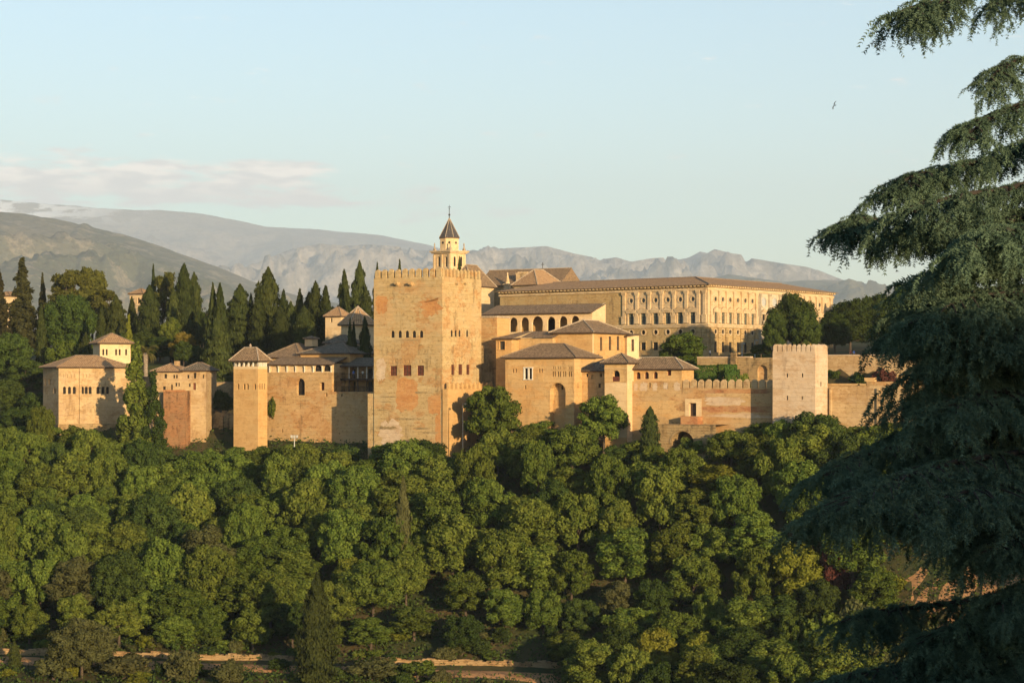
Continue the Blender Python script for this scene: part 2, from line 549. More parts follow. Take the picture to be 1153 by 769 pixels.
class Fr:
    """a building's frame: origin at one front corner, local x along the front, local y into the depth"""

    def __init__(s, px, b=None, Y=None, th=30, base=None):
        s.th = th
        s.u = Vector((math.cos(rad(th)), -math.sin(rad(th)), 0))
        s.v = Vector((math.sin(rad(th)), math.cos(rad(th)), 0))
        s.p = grid_pt(px, b) if b is not None else pix(px, YH, Y)
        s.zb = 0.0
        s.zb = s.z(base, 0) if base is not None else 0.0

    def x(s, px, y=0.0):
        q = s.p + s.v * y
        t = (px - CX) / FPX
        return (t * q.y - q.x) / (s.u.x - t * s.u.y)

    def y(s, px, x=0.0):
        q = s.p + s.u * x
        t = (px - CX) / FPX
        return (t * q.y - q.x) / (s.v.x - t * s.v.y)

    def z(s, py, x=0.0, y=0.0):
        q = s.p + s.u * x + s.v * y
        return (YH - py) / FPX * q.y - s.zb

    def thing(s, name, label, cat, group=None):
        return thing(name, label, cat, (s.p.x, s.p.y, s.zb), -rad(s.th), group)


def outline(kind, c, w, z0, z1, n=8):
    """opening outline, counter-clockwise from lower left"""
    h = w / 2
    if kind == 'arch':
        zs = z1 - h if z1 - z0 > h * 1.1 else z0 + (z1 - z0) * 0.4
        rz = z1 - zs
        pts = [(c - h, z0), (c + h, z0)]
        pts += [(c + h * math.cos(math.pi * k / n), zs + rz * math.sin(math.pi * k / n)) for k in range(n + 1)]
        return pts, zs
    if kind == 'round':
        r2 = (z1 - z0) / 2
        zc = (z1 + z0) / 2
        return [(c + h * math.cos(2 * math.pi * (k + .5) / 12 - math.pi / 2), zc + r2 * math.sin(2 * math.pi * (k + .5) / 12 - math.pi / 2)) for k in range(12)], zc
    return [(c - h, z0), (c + h, z0), (c + h, z1), (c - h, z1)], z1


def plane_wall(mb, T, s0, s1, z0, z1, ops, mi=0):
    """wall sheet on plane T with openings (kind, c, w, zb, zt)"""
    ops = [o for o in ops if o[1] - o[2] / 2 > s0 + .01 and o[1] + o[2] / 2 < s1 - .01]
    xs = sorted({round(v, 4) for v in [s0, s1] + [o[1] - o[2] / 2 for o in ops] + [o[1] + o[2] / 2 for o in ops]})
    zs = sorted({round(v, 4) for v in [z0, z1] + [o[3] for o in ops] + [o[4] for o in ops]})
    zs = [z for z in zs if z0 - 1e-4 <= z <= z1 + 1e-4]
    for xa, xb in zip(xs, xs[1:]):
        run = None
        for za, zb in zip(zs, zs[1:]):
            cx, cz = (xa + xb) / 2, (za + zb) / 2
            hit = any(abs(cx - o[1]) < o[2] / 2 and o[3] < cz < o[4] for o in ops)
            if not hit:
                mb.poly([T(xa, 0, za), T(xb, 0, za), T(xb, 0, zb), T(xa, 0, zb)], mi)
    for kind, c, w, zb, zt in [o[:5] for o in ops]:
        h = w / 2
        if kind == 'arch':
            pts, zsq = outline('arch', c, w, zb, zt)
            arc = pts[2:]
            for p, q in zip(arc, arc[1:]):
                mb.poly([T(p[0], 0, p[1]), T(q[0], 0, q[1]), T(q[0], 0, zt), T(p[0], 0, zt)], mi)
            # flat jambs between spring line and rectangle edges are already outside the opening
        elif kind == 'round':
            pts, zc = outline('round', c, w, zb, zt)
            n = len(pts)
            for k in range(n):
                p, q = pts[k], pts[(k + 1) % n]
                e = zt if (p[1] + q[1]) / 2 > zc else zb
                mb.poly([T(p[0], 0, p[1]), T(q[0], 0, q[1]), T(q[0], 0, e), T(p[0], 0, e)], mi)
            x_r = max(p[0] for p in pts)
            x_l = min(p[0] for p in pts)
            if x_r < c + h - 1e-4:
                mb.poly([T(x_r, 0, zb), T(c + h, 0, zb), T(c + h, 0, zt), T(x_r, 0, zt)], mi)
                mb.poly([T(c - h, 0, zb), T(x_l, 0, zb), T(x_l, 0, zt), T(c - h, 0, zt)], mi)


PANE = {'d': 'dark', 's': 'shutter', 'g': 'glass', 'v': 'green_shutter', 'w': 'wood'}


def add_window(parent, T, op, wmat, kind='d', depth=0.45, frame=0.0, fmat=None, pname='window'):
    """reveal + pane (sub-part); optional raised surround"""
    pts, _ = outline(op[0], *op[1:5])
    mb = MB()
    n = len(pts)
    for k in range(n):
        p, q = pts[k], pts[(k + 1) % n]
        mb.poly([T(p[0], 0, p[1]), T(q[0], 0, q[1]), T(q[0], depth, q[1]), T(p[0], depth, p[1])])
    w = mb.build(pname, wmat, parent)
    if kind == 'b':
        pb = MB()
        pb.poly([T(p[0], depth * 0.5, p[1]) for p in pts])
        pb.build('blind_panel', wmat, w)
    elif kind != 'o':
        pb = MB()
        pb.poly([T(p[0], depth - 0.02, p[1]) for p in pts])
        if kind in 'gvs' and op[2] > 0.9 and op[0] != 'round':
            c = op[1]
            pb.box(c - .05, c + .05, depth - .09, depth - .03, op[3], op[4] - (op[2] * .25 if op[0] == 'arch' else 0), 1, T)
            for q in (0.33, 0.66):
                zz = op[3] + (op[4] - op[3]) * q
                pb.box(c - op[2] / 2 + .02, c - .06, depth - .08, depth - .03, zz - .04, zz + .04, 1, T)
                pb.box(c + .06, c + op[2] / 2 - .02, depth - .08, depth - .03, zz - .04, zz + .04, 1, T)
        pb.build('pane' if kind in 'dg' else 'shutter', [M[PANE[kind]], M['wood']], w)
    if frame > 0:
        fb = MB()
        c, hw, z0, z1 = op[1], op[2] / 2, op[3], op[4]
        fb.box(c - hw - frame, c - hw, -.12, .05, z0, z1, 0, T)
        fb.box(c + hw, c + hw + frame, -.12, .05, z0, z1, 0, T)
        fb.box(c - hw - frame * 1.4, c + hw + frame * 1.4, -.16, .05, z1, z1 + frame * 1.2, 0, T)
        fb.box(c - hw - frame * 1.4, c + hw + frame * 1.4, -.2, .05, z0 - frame, z0, 0, T)
        fb.build('frame', fmat or wmat, w)
    return w


def px_ops(fr, plane, lst, off=0.0):
    """lst of (px, wpx, pyT, pyB, kind, shape) -> openings in local units"""
    res = []
    for px, w, t, b, kind, shape in lst:
        if plane == 'F':
            a, c = fr.x(px - w / 2, off), fr.x(px + w / 2, off)
            m = (a + c) / 2
            res.append((shape, m, abs(c - a), fr.z(b, m, off), fr.z(t, m, off), kind))
        else:
            a, c = fr.y(px - w / 2, off), fr.y(px + w / 2, off)
            m = (a + c) / 2
            res.append((shape, m, abs(c - a), fr.z(b, off, m), fr.z(t, off, m), kind))
    return res


def TF(y0=0.0):
    return lambda s, d, z: (s, y0 + d, z)


def TR(x1=0.0):
    return lambda s, d, z: (x1 - d, s, z)


def TL(x0=0.0):
    return lambda s, d, z: (x0 + d, s, z)


def shell(T_, fr, x0, x1, y1, z0, z1, mat, front=(), right=(), left=(), depth=0.45, name='wall', y0=0.0, cap=True, frame=0.0):
    """box of four walls with window openings; returns the wall object"""
    mb = MB()
    fo = px_ops(fr, 'F', front, y0)
    ro = px_ops(fr, 'R', right, x1)
    lo = px_ops(fr, 'L', left, x0)
    plane_wall(mb, TF(y0), x0, x1, z0, z1, fo)
    plane_wall(mb, TR(x1), y0, y1, z0, z1, ro)
    plane_wall(mb, TL(x0), y0, y1, z0, z1, lo)
    mb.poly([(x1, y1, z0), (x0, y1, z0), (x0, y1, z1), (x1, y1, z1)])
    if cap:
        mb.poly([(x0, y0, z1), (x1, y0, z1), (x1, y1, z1), (x0, y1, z1)])
    w = mb.build(name, mat, T_, weld=True)
    for o in fo:
        add_window(T_, TF(y0), o, mat, o[5], depth, frame)
    for o in ro:
        add_window(T_, TR(x1), o, mat, o[5], min(depth, .16), frame)
    for o in lo:
        add_window(T_, TL(x0), o, mat, o[5], depth, frame)
    return w


def roof_face(mb, pts, mi=0):
    """tile face; u runs along the eave (first edge), v up the slope"""
    p0 = Vector(pts[0])
    e = (Vector(pts[1]) - p0).normalized()
    n = e.cross(Vector(pts[-1]) - p0).normalized()
    f = n.cross(e)
    mb.poly(pts, mi, [((Vector(p) - p0).dot(e), (Vector(p) - p0).dot(f)) for p in pts])


def hip(parent, x0, x1, y0, y1, ze, zr, over=0.6, mat='roof', ridge='ridge_dull', th=0.22, gable=False, name='roof', rr=0.13):
    x0 -= over
    x1 += over
    y0 -= over
    y1 += over
    w, d = x1 - x0, y1 - y0
    mb = MB()
    if w >= d:
        k = 0.02 if gable else d / 2
        a, b = (x0 + k, (y0 + y1) / 2, zr), (x1 - k, (y0 + y1) / 2, zr)
    else:
        k = 0.02 if gable else w / 2
        a, b = ((x0 + x1) / 2, y0 + k, zr), ((x0 + x1) / 2, y1 - k, zr)
    c = [(x0, y0, ze), (x1, y0, ze), (x1, y1, ze), (x0, y1, ze)]
    if w >= d:
        roof_face(mb, [c[0], c[1], b, a])
        roof_face(mb, [c[1], c[2], b])
        roof_face(mb, [c[2], c[3], a, b])
        roof_face(mb, [c[3], c[0], a])
    else:
        roof_face(mb, [c[0], c[1], a])
        roof_face(mb, [c[1], c[2], b, a])
        roof_face(mb, [c[2], c[3], b])
        roof_face(mb, [c[3], c[0], a, b])
    lo = [(p[0], p[1], p[2] - th) for p in c]
    for i in range(4):
        mb.poly([lo[i], lo[(i + 1) % 4], c[(i + 1) % 4], c[i]], 1)
    mb.poly(lo[::-1], 1)
    r = mb.build(name, [M[mat], M['wood']], parent)
    rb = MB()
    up = lambda p: (p[0], p[1], p[2] + 0.05)
    if (Vector(a) - Vector(b)).length > 0.3:
        rb.tube([up(a), up(b)], rr, 5)
    if not gable:
        for q, e in ((c[0], a), (c[3], a if w >= d else b), (c[1], b if w >= d else a), (c[2], b)):
            rb.tube([up(q), up(e)], rr, 5)
    rb.build('ridge', M[ridge], r)
    return r


def shed(parent, x0, x1, y0, y1, ze, zr, over=0.5, mat='roof', th=0.2, name='roof'):
    mb = MB()
    x0 -= over
    x1 += over
    sl = (zr - ze) / (y1 - y0)
    y0 -= over
    ze -= over * sl
    c = [(x0, y0, ze), (x1, y0, ze), (x1, y1, zr), (x0, y1, zr)]
    roof_face(mb, c)
    lo = [(p[0], p[1], p[2] - th) for p in c]
    for i in range(4):
        mb.poly([lo[i], lo[(i + 1) % 4], c[(i + 1) % 4], c[i]], 1)
    mb.poly(lo[::-1], 1)
    return mb.build(name, [M[mat], M['wood']], parent)


def pyramid(parent, cx, cy, r, ze, zr, n=8, mat='roof', ridge='ridge', ph=0.0, name='roof', rr=0.12, th=0.2):
    mb = MB()
    ring = [(cx + r * math.cos(2 * math.pi * k / n + ph), cy + r * math.sin(2 * math.pi * k / n + ph), ze) for k in range(n)]
    for k in range(n):
        roof_face(mb, [ring[k], ring[(k + 1) % n], (cx, cy, zr)])
        p, q = ring[k], ring[(k + 1) % n]
        mb.poly([(p[0], p[1], ze - th), (q[0], q[1], ze - th), q, p], 1)
    mb.poly([(p[0], p[1], ze - th) for p in ring[::-1]], 1)
    r_ = mb.build(name, [M[mat], M['wood']], parent)
    rb = MB()
    for p in ring:
        rb.tube([(p[0], p[1], ze + .04), (cx, cy, zr + .04)], rr, 5)
    rb.build('ridge', M[ridge], r_)
    return r_


def crenels(parent, T, s0, s1, n, z, h, fill, th, mat, cap=0.3):
    """n merlons, each a part"""
    pitch = (s1 - s0) / n
    w = pitch * fill
    base = None
    for k in range(n):
        c = s0 + pitch * (k + 0.5)
        mb = MB()
        j = random.uniform(-.08, .08)
        mb.box(c - w / 2, c + w / 2, 0.02, th, z, z + h + j, 0, T)
        mb_top = [T(c - w / 2, 0.02, z + h + j), T(c + w / 2, 0.02, z + h + j), T(c + w / 2, th, z + h + j), T(c - w / 2, th, z + h + j)]
        ap = [T(c - w * .18, th * .4, z + h + j + cap), T(c + w * .18, th * .4, z + h + j + cap), T(c + w * .18, th * .7, z + h + j + cap), T(c - w * .18, th * .7, z + h + j + cap)]
        for i in range(4):
            mb.poly([mb_top[i], mb_top[(i + 1) % 4], ap[(i + 1) % 4], ap[i]])
        mb.poly(ap)
        mb.build('merlon', mat, parent)


def part_box(name, parent, mat, *boxes, T=None):
    mb = MB()
    for b in boxes:
        mb.box(*b, 0, T)
    return mb.build(name, mat, parent)


def column(parent, x, y, z0, z1, r=0.12, mat=None, name='column'):
    mb = MB()
    mb.lathe(x, y, [(r * 1.5, z0), (r * 1.5, z0 + .12), (r, z0 + .18), (r * .9, z1 - .35), (r * 1.6, z1 - .05), (r * 1.6, z1)], 8)
    return mb.build(name, mat or M['white'], parent)

# ------------------------------------------------------------------ ground, path, mountains, haze


def axis_vals(lo, hi, fine_lo, fine_hi, step, grow=1.35):
    v = list(np.arange(fine_lo, fine_hi + .01, step))
    d = step
    while v[-1] < hi:
        d *= grow
        v.append(min(hi, v[-1] + d))
    d = step
    while v[0] > lo:
        d *= grow
        v.insert(0, max(lo, v[0] - d))
    return v


gx = axis_vals(-21000, 21000, -190, 190, 4.0)
gy = axis_vals(-80, 35500, -8, 560, 4.0)
V = np.array([(x, y, ground(x, y)) for y in gy for x in gx])
nx = len(gx)
F_ = np.array([(j * nx + i, j * nx + i + 1, (j + 1) * nx + i + 1, (j + 1) * nx + i) for j in range(len(gy) - 1) for i in range(nx - 1)])
k = NT('hillside_soil')
n1 = k.noise(0.09, 6, 0.65)
n2 = k.noise(0.9, 5, 0.7)
c = k.mix(k.rng(n1, 0.4, 0.62), (0.035, 0.045, 0.016), (0.085, 0.06, 0.028))
c = k.mix(k.rng(n2, 0.5, 0.7), c, (0.05, 0.05, 0.018))
gmat = k.surf(c, 0.97, n2, 0.3, 0.8, 0.05)
tag(np_mesh('ground', V, F_, gmat, smooth=True), kind='structure')

# earth path along the foot of the wood
k = NT('path_earth')
n1 = k.noise(0.25, 6, 0.65)
n2 = k.noise(1.6, 5, 0.7)
c = k.mix(k.rng(n1, 0.4, 0.6), (0.42, 0.22, 0.10), (0.28, 0.15, 0.068))
c = k.mix(k.rng(n2, 0.56, 0.68), c, (0.10, 0.085, 0.035))
pm = k.surf(c, 0.97, n2, 0.15, 0.8, 0.05)
pv, pf = [], []
ar = np.arange(-40, 150, 3.0)
bs = (-7.4, -6, -4, -1.6, .4)
for i, a in enumerate(ar):
    for j, b in enumerate(bs):
        p = PL0 + PLD * a + PLN * (b + 0.5 * math.sin(a * .11) + .3 * math.sin(a * .31))
        pv.append((p.x, p.y, ground(p.x, p.y) + (0.12 if 0 < j < 4 else -0.25)))
nb = len(bs)
for i in range(len(ar) - 1):
    for j in range(nb - 1):
        pf.append((i * nb + j, (i + 1) * nb + j, (i + 1) * nb + j + 1, i * nb + j + 1))
tag(np_mesh('path', np.array(pv), np.array(pf), pm, smooth=True), kind='structure')


def mountain(name, Yc, run, prof, cols, rough, seed, nx=620, nr=110, pw=1.15, snow=None, back=0.5, gully=1.0, jag=1.0):
    px = np.linspace(-260, 1420, nx)
    pp = sorted(prof)
    py = np.interp(px, [p[0] for p in pp], [p[1] for p in pp])
    V = []
    for r in range(nr):
        t = -back + (1 + back) * r / (nr - 1)          # <0 behind the crest, 1 at the foot
        for i in range(nx):
            X = (px[i] - CX) / FPX * Yc
            zc = (YH - py[i]) / FPX * Yc
            Y = Yc - t * run
            q = Vector((X / rough, Y / rough, seed))
            wq = q + 0.35 * mnoise.noise_vector(q * 1.3)
            ridged = mnoise.ridged_multi_fractal(wq, 0.72, 2.15, 7, 1.0, 2.0) - 1.1
            fr = mnoise.fractal(q * 2.3, 0.65, 2.0, 7)
            if t >= 0:
                h = (zc + 60) * (1 - t) ** pw - 60
                env = max(0.0, math.sin(math.pi * min(1, t * 1.02))) ** 1.5 if t > 0 else 0
                h += (0.21 * rough * ridged * gully + 0.05 * rough * gully * fr) * env
                h += zc * jag * (0.022 * ridged + 0.02 * fr) * max(0, 1 - t * 6)
                cap = zc * (1 + jag * (0.022 * ridged + 0.02 * fr)) * (1 - .3 * t)
                h = min(h, cap)
            else:
                h = zc * (1 + t * 1.6) + zc * jag * (0.022 * ridged + 0.02 * fr) * max(0, 1 + t * 6)
            V.append((X * (Y / Yc) ** .35, Y, h))
    F = np.array([(r * nx + i, (r + 1) * nx + i, (r + 1) * nx + i + 1, r * nx + i + 1) for r in range(nr - 1) for i in range(nx - 1)])
    k = NT(name + '_ground')
    a, b, c3 = cols
    n1 = k.noise(1 / rough * 1.2, 8, 0.65)
    n2 = k.noise(1 / rough * 14, 5, 0.7)
    n3 = k.noise(1 / rough * 60, 3, 0.7)
    c = k.mix(k.rng(n1, 0.42, 0.58), a, b)
    c = k.mix(k.rng(n2, 0.52, 0.60, 0, 0.8), c, c3)
    c = k.mix(k.rng(n3, 0.5, 0.62, 0, 0.6), c, tuple(x * .45 for x in a))
    if snow:
        sp = k.n('ShaderNodeSeparateXYZ')
        k.l(k.co, sp.inputs[0])
        hgt = k.rng(sp.outputs['Z'], snow[0], snow[1])
        xm = k.rng(sp.outputs['X'], snow[2], snow[3], 0, 1)
        sn = k.rng(k.noise(1 / rough * 7, 5, 0.65, (1, .5, 2.4), off=(3, 1, 8)), 0.50, 0.56)
        c = k.mix(k.math('MULTIPLY', k.math('MULTIPLY', hgt, xm), sn), c, (0.95, 0.95, 0.95))
    m = k.surf(c, 0.95, n2, rough * .02, 0.7, 0.05)
    return tag(np_mesh(name, np.array(V), F, m, smooth=True), kind='structure')


mountain('snowy_mountains', 31500, 10500,
         [(-260, 214), (-100, 215), (0, 222), (60, 228), (110, 233), (180, 235), (230, 240), (262, 246), (300, 255), (360, 258), (430, 265), (480, 275), (540, 292), (640, 320), (800, 345), (1420, 360)],
         ((0.25, 0.21, 0.175), (0.32, 0.265, 0.215), (0.18, 0.16, 0.135)), 4500, 4.0, pw=1.0, snow=(2250, 2500, -5200, -7200), gully=0.55, jag=0.35)
mountain('rocky_mountains', 21000, 6900,
         [(-260, 330), (150, 320), (250, 306), (310, 298), (345, 283), (375, 277), (400, 279), (430, 278), (470, 281), (530, 285), (548, 280), (556, 277), (568, 282), (590, 281), (612, 280), (640, 288), (672, 294), (685, 292), (700, 297), (722, 293), (745, 292), (760, 293), (775, 290), (788, 283), (800, 286), (815, 293), (850, 299), (880, 304), (905, 315), (930, 330), (1050, 350), (1420, 370)],
         ((0.42, 0.36, 0.30), (0.27, 0.24, 0.20), (0.55, 0.48, 0.41)), 2500, 9.0, pw=1.05, gully=1.0, jag=0.22)
mountain('wooded_hills', 14500, 5200,
         [(-260, 400), (400, 400), (640, 345), (760, 322), (820, 308), (880, 318), (905, 315), (930, 314), (960, 317), (1000, 323), (1060, 333), (1153, 340), (1420, 350)],
         ((0.17, 0.155, 0.10), (0.22, 0.19, 0.125), (0.10, 0.105, 0.065)), 2100, 14.0, gully=0.6, jag=0.5)
mountain('scrubby_hill', 9500, 4200,
         [(-260, 220), (-120, 228), (0, 237), (30, 240), (60, 245), (90, 252), (97, 250), (105, 255), (140, 263), (170, 273), (200, 284), (225, 293), (250, 302), (280, 315), (340, 333), (420, 350), (600, 372), (900, 390), (1420, 395)],
         ((0.17, 0.15, 0.11), (0.10, 0.105, 0.07), (0.27, 0.225, 0.165)), 1450, 2.5, pw=1.1, gully=0.6, jag=0.6)

HAZE_DENS = 4.2e-5
hz = MB()
hz.box(-21500, 21500, -90, 36500, -105, 3500)
k = NT('air')
pvn = k.n('ShaderNodeVolumePrincipled')
pvn.inputs['Color'].default_value = (0.78, 0.89, 1.0, 1)
pvn.inputs['Density'].default_value = HAZE_DENS
pvn.inputs['Anisotropy'].default_value = 0.0
k.l(pvn.outputs[0], k.out.inputs['Volume'])
hob = hz.build('haze', k.m)
tag(hob, kind='stuff')

# ------------------------------------------------------------------ the tall tower
fr = Fr(498, b=0, base=520)
T = fr.thing('stone_tower', 'tallest square crenellated tower in ochre masonry with three shuttered windows per face', 'tower')
x0, y1 = fr.x(421), fr.y(542)
ztop = fr.z(311.5)
front = [(x, 3.9, 372.3, 380.3, 'd', 'arch') for x in (442.2, 450.3, 458.4, 466.3, 474.4)]
front += [(443.2, 7.6, 412, 423, 's', 'rect'), (458.5, 9.2, 411, 423.2, 's', 'rect'), (473.5, 7.6, 411.5, 422.8, 's', 'rect')]
front += [(x, 1.4, 405, 408.4, 'b', 'arch') for x in (441, 445, 455.5, 460.5, 471.5, 475.5)]
front += [(456, 0.8, 437, 442, 'd', 'rect')]
right = [(x, 2.2, 371.5, 379.2, 'b' if x == 522 else 'd', 'arch') for x in (508.8, 513.2, 517.6, 522, 526.2)]
right += [(510, 3.6, 410.5, 422, 's', 'rect'), (518.5, 4.4, 410, 422, 's', 'rect'), (527, 3.6, 410.5, 422, 's', 'rect')]
right += [(x, 1.0, 404.8, 408.2, 'b', 'arch') for x in (508.7, 511.3, 517, 520, 525.8, 528.6)]
shell(T, fr, x0, 0, y1, -7, ztop, M['tower'], front, right, depth=0.22)
crenels(T, TF(), x0, 0, 10, ztop, 1.45, 0.68, 0.7, M['tower'], 0.35)
crenels(T, TR(), 0, y1, 11, ztop, 1.45, 0.52, 0.45, M['tower'], 0.35)
crenels(T, TL(x0), 0, y1, 11, ztop, 1.15, 0.66, 0.7, M['tower'], 0.35)
part_box('string_band', T, M['tower'], (x0 - .06, .06, -.08, -.003, ztop - 1.9, ztop - 1.65), (0.003, .08, -.08, y1, ztop - 1.9, ztop - 1.65))
for pxb in (448.5, 464):
    X = fr.x(pxb)
    part_box('stone_bracket', T, M['tower'], (X - .35, X + .35, -1.0, 0.02, fr.z(320.5, X), fr.z(318, X)), (X - .25, X + .25, -.6, 0.02, fr.z(322, X), fr.z(320.5, X) - .002))
for pyy in (513, 522.5):
    Yv = fr.y(pyy)
    part_box('stone_bracket', T, M['tower'], (0.0, .7, Yv - .35, Yv + .35, fr.z(320, 0, Yv), fr.z(318.3, 0, Yv)))
part_box('buttress', T, M['tower'], (fr.x(413.5), x0 - .003, .2, 6, -7, fr.z(443, x0)))

def blotch(T, fr, pa, pb, ya, yb, mat, seed, rag=.16, d=-.012, n=34, name='render_patch', tf=None):
    rs_ = np.random.default_rng(seed)
    xa_, xb_ = fr.x(pa), fr.x(pb)
    xm = (xa_ + xb_) / 2
    za_, zb_ = fr.z(yb, xm), fr.z(ya, xm)
    pts = []
    for k_ in range(n):
        t = 2 * math.pi * k_ / n
        c_, s_ = math.cos(t), math.sin(t)
        q = max(abs(c_), abs(s_)) ** .8
        f = 1 + rs_.normal(0, rag)
        pts.append((xm + (xb_ - xa_) / 2 * c_ / q * f, d, (za_ + zb_) / 2 + (zb_ - za_) / 2 * s_ / q * (1 + rs_.normal(0, rag))))
    mb = MB()
    mb.poly(pts)
    return mb.build(name, M[mat], T)


for i, (pa, pb, ya, yb, mt, rg) in enumerate(((446, 470, 426, 462, 'patch', .08), (482, 496.5, 445, 466, 'patch', .08), (423.5, 436, 333, 352, 'patch', .14), (474, 496, 338, 356, 'patch', .16), (490, 496.5, 466, 500, 'patch', .1), (446, 472, 470.5, 472.5, 'stain', .5), (424, 448, 480, 483, 'stain', .5), (467, 492, 482, 485, 'stain', .5), (455, 466, 390.5, 398, 'stain', .3), (428, 445, 446, 447.5, 'stain', .6), (430, 440, 452, 453.2, 'stain', .6), (468, 480, 441, 443, 'stain', .6), (437, 477, 321.6, 323, 'stain', .5), (446, 470, 382, 383.5, 'stain', .5), (450, 492, 372, 373.2, 'stain', .6), (428, 452, 474, 500, 'pale', .15), (424, 434, 404, 428, 'pale', .12))):
    if mt == 'stain':
        continue
    blotch(T, fr, pa, pb, ya, yb, mt, i, rg, -.012 - .002 * (i % 4), name='wall_patch')
for i, (pa, pb, ya, yb) in enumerate(((446, 472, 470.3, 472.8), (424, 448, 480, 483.5), (467, 482, 481, 483.5), (474, 492, 486, 488.5), (428, 445, 446, 447.3), (430, 440, 452, 453), (468, 480, 441, 443), (437, 446, 321.6, 323), (455, 463, 321.6, 322.8), (446, 470, 382.3, 383.4), (426, 436, 461, 462.4), (452, 462, 331, 332), (476, 490, 398, 399))):
    blotch(T, fr, pa, pb, ya, yb, 'stain', 50 + i, .25, -.022, name='dark_stain')

# crenellated forework beside it
fr2 = Fr(504, b=-.25, base=520)
T = fr2.thing('battlement_wall', 'low crenellated orange wall attached to the flank of the tallest tower', 'wall')
y1b = fr2.y(566)
zt = fr2.z(438)
shell(T, fr2, fr2.x(498) + .05, 0, y1b, -7, zt, M['plaster'])
crenels(T, TR(), 0, y1b, 13, zt, 0.95, 0.5, 0.5, M['plaster'], 0.4)

# ------------------------------------------------------------------ slim tower at the left
fr = Fr(290.5, b=2, base=505)
T = fr.thing('lookout_tower', 'slim smooth ochre tower with an open top gallery and tiled pyramid roof', 'tower')
x0, y1 = fr.x(263), fr.y(301)
zg0, zg1 = fr.z(415.5), fr.z(406)
w = [(268.3, 2.0, 432, 438.5, 'd', 'arch'), (275, 2.3, 432, 438.5, 'd', 'arch'), (278.8, 2.3, 432, 438.5, 'd', 'arch'), (287, 2.0, 432, 438.5, 'd', 'arch')]
r = [(292.8, 1.0, 431.5, 438.5, 'd', 'arch'), (295.3, 1.0, 431.5, 438.5, 'd', 'arch'), (298, 1.0, 431.5, 438.5, 'd', 'arch')]
shell(T, fr, x0, 0, y1, -6, zg0, M['plaster'], w, r, depth=0.4)
part_box('gallery_core', T, M['cream'], (x0 + 1.3, -1.3, 1.3, y1 - 1.3, zg0 - .1, zg1))
mb = MB()
n = 5
for kx in range(n + 1):
    for (X, Y) in ((x0 + .2 + (-.4 - x0) * kx / n, .2), (-.2, .2 + (y1 - .4) * kx / n), (x0 + .2, .2 + (y1 - .4) * kx / n)):
        mb = MB()
        mb.box(X - .14, X + .14, Y - .14, Y + .14, zg0 - .02, zg1)
        mb.build('gallery_post', M['white'], T)
mb = MB()
mb.box(x0, 0, 0, .12, zg0, zg0 + .55)
mb.box(-.12, 0, .122, y1, zg0, zg0 + .55)
mb.box(x0, x0 + .12, .122, y1, zg0, zg0 + .55)
mb.build('parapet', M['cream'], T)
part_box('lintel', T, M['cream'], (x0, 0, 0.01, .4, zg1 - .3, zg1 - .02), (-.4, 0, .402, y1, zg1 - .3, zg1 - .02))
hip(T, x0, 0, 0, y1, zg1, fr.z(391.5, x0 / 2, y1 / 2), 0.75, 'roof', 'ridge')
mb = MB()
mb.lathe(x0 / 2, y1 / 2, [(.15, fr.z(392, x0 / 2, y1 / 2)), (.2, fr.z(390, x0 / 2, y1 / 2)), (.3, fr.z(389, x0 / 2, y1 / 2)), (.05, fr.z(387, x0 / 2, y1 / 2))], 8)
mb.build('finial', M['ridge'], T)

# long wall between the slim tower and the tall tower
fr = Fr(421, b=10, base=490)
T = fr.thing('palace_wall', 'tall weathered wall with one large arched window between the slim tower and tallest tower', 'wall')
x0 = fr.x(297)
xg = fr.x(373.5)
zr_ = fr.z(419, xg)
mb = MB()
win = px_ops(fr, 'F', [(338.5, 9.2, 426, 445, 'd', 'arch'), (362.6, 5.2, 430.5, 439.5, 's', 'rect'), (367.5, 2, 442.5, 446.5, 'd', 'rect'), (318, 1.5, 483, 487, 'd', 'rect'), (385, 1.6, 443, 446.5, 'd', 'rect')])
zlow = fr.z(441, xg)
plane_wall(mb, TF(), x0, xg, -6, zr_, win)
plane_wall(mb, TF(), xg, 0, -6, zlow, win)
mb.poly([(xg, 0, zlow), (xg, 8, zlow), (xg, 8, zr_), (xg, 0, zr_)])
mb.poly([(xg, 0, zlow), (0, 0, zlow), (0, 8, zlow), (xg, 8, zlow)])
mb.poly([(x0, 0, zr_), (xg, 0, zr_), (xg, 8, zr_), (x0, 8, zr_)])
mb.build('wall', M['earth'], T, weld=True)
for o in win:
    add_window(T, TF(), o, M['earth'], o[5], 0.8)
# arcaded band with infilled arches
zb_ = fr.z(409.5, xg)
xs = np.linspace(fr.x(303.5), xg - .2, 8)
ops = [('arch', (a + b) / 2, (b - a) * .84, zr_ + .15, zb_ - .15, 'b' if i < 5 else 'd') for i, (a, b) in enumerate(zip(xs, xs[1:]))]
mb = MB()
plane_wall(mb, TF(.1), fr.x(302), xg, zr_, zb_, ops)
plane_wall(mb, TR(xg), .1, 5, zr_, zb_, [])
mb.build('arcade_wall', M['cream'], T, weld=True)
for o in ops:
    add_window(T, TF(.1), o, M['cream'], o[5], 0.5, pname='arched_bay')
for xx in xs:
    column(T, xx, .02, zr_, zb_ - .5, .09)
shed(T, fr.x(302), xg, .1, 5.5, zb_ + .05, fr.z(401, xg, 5.5), .5, 'roof')

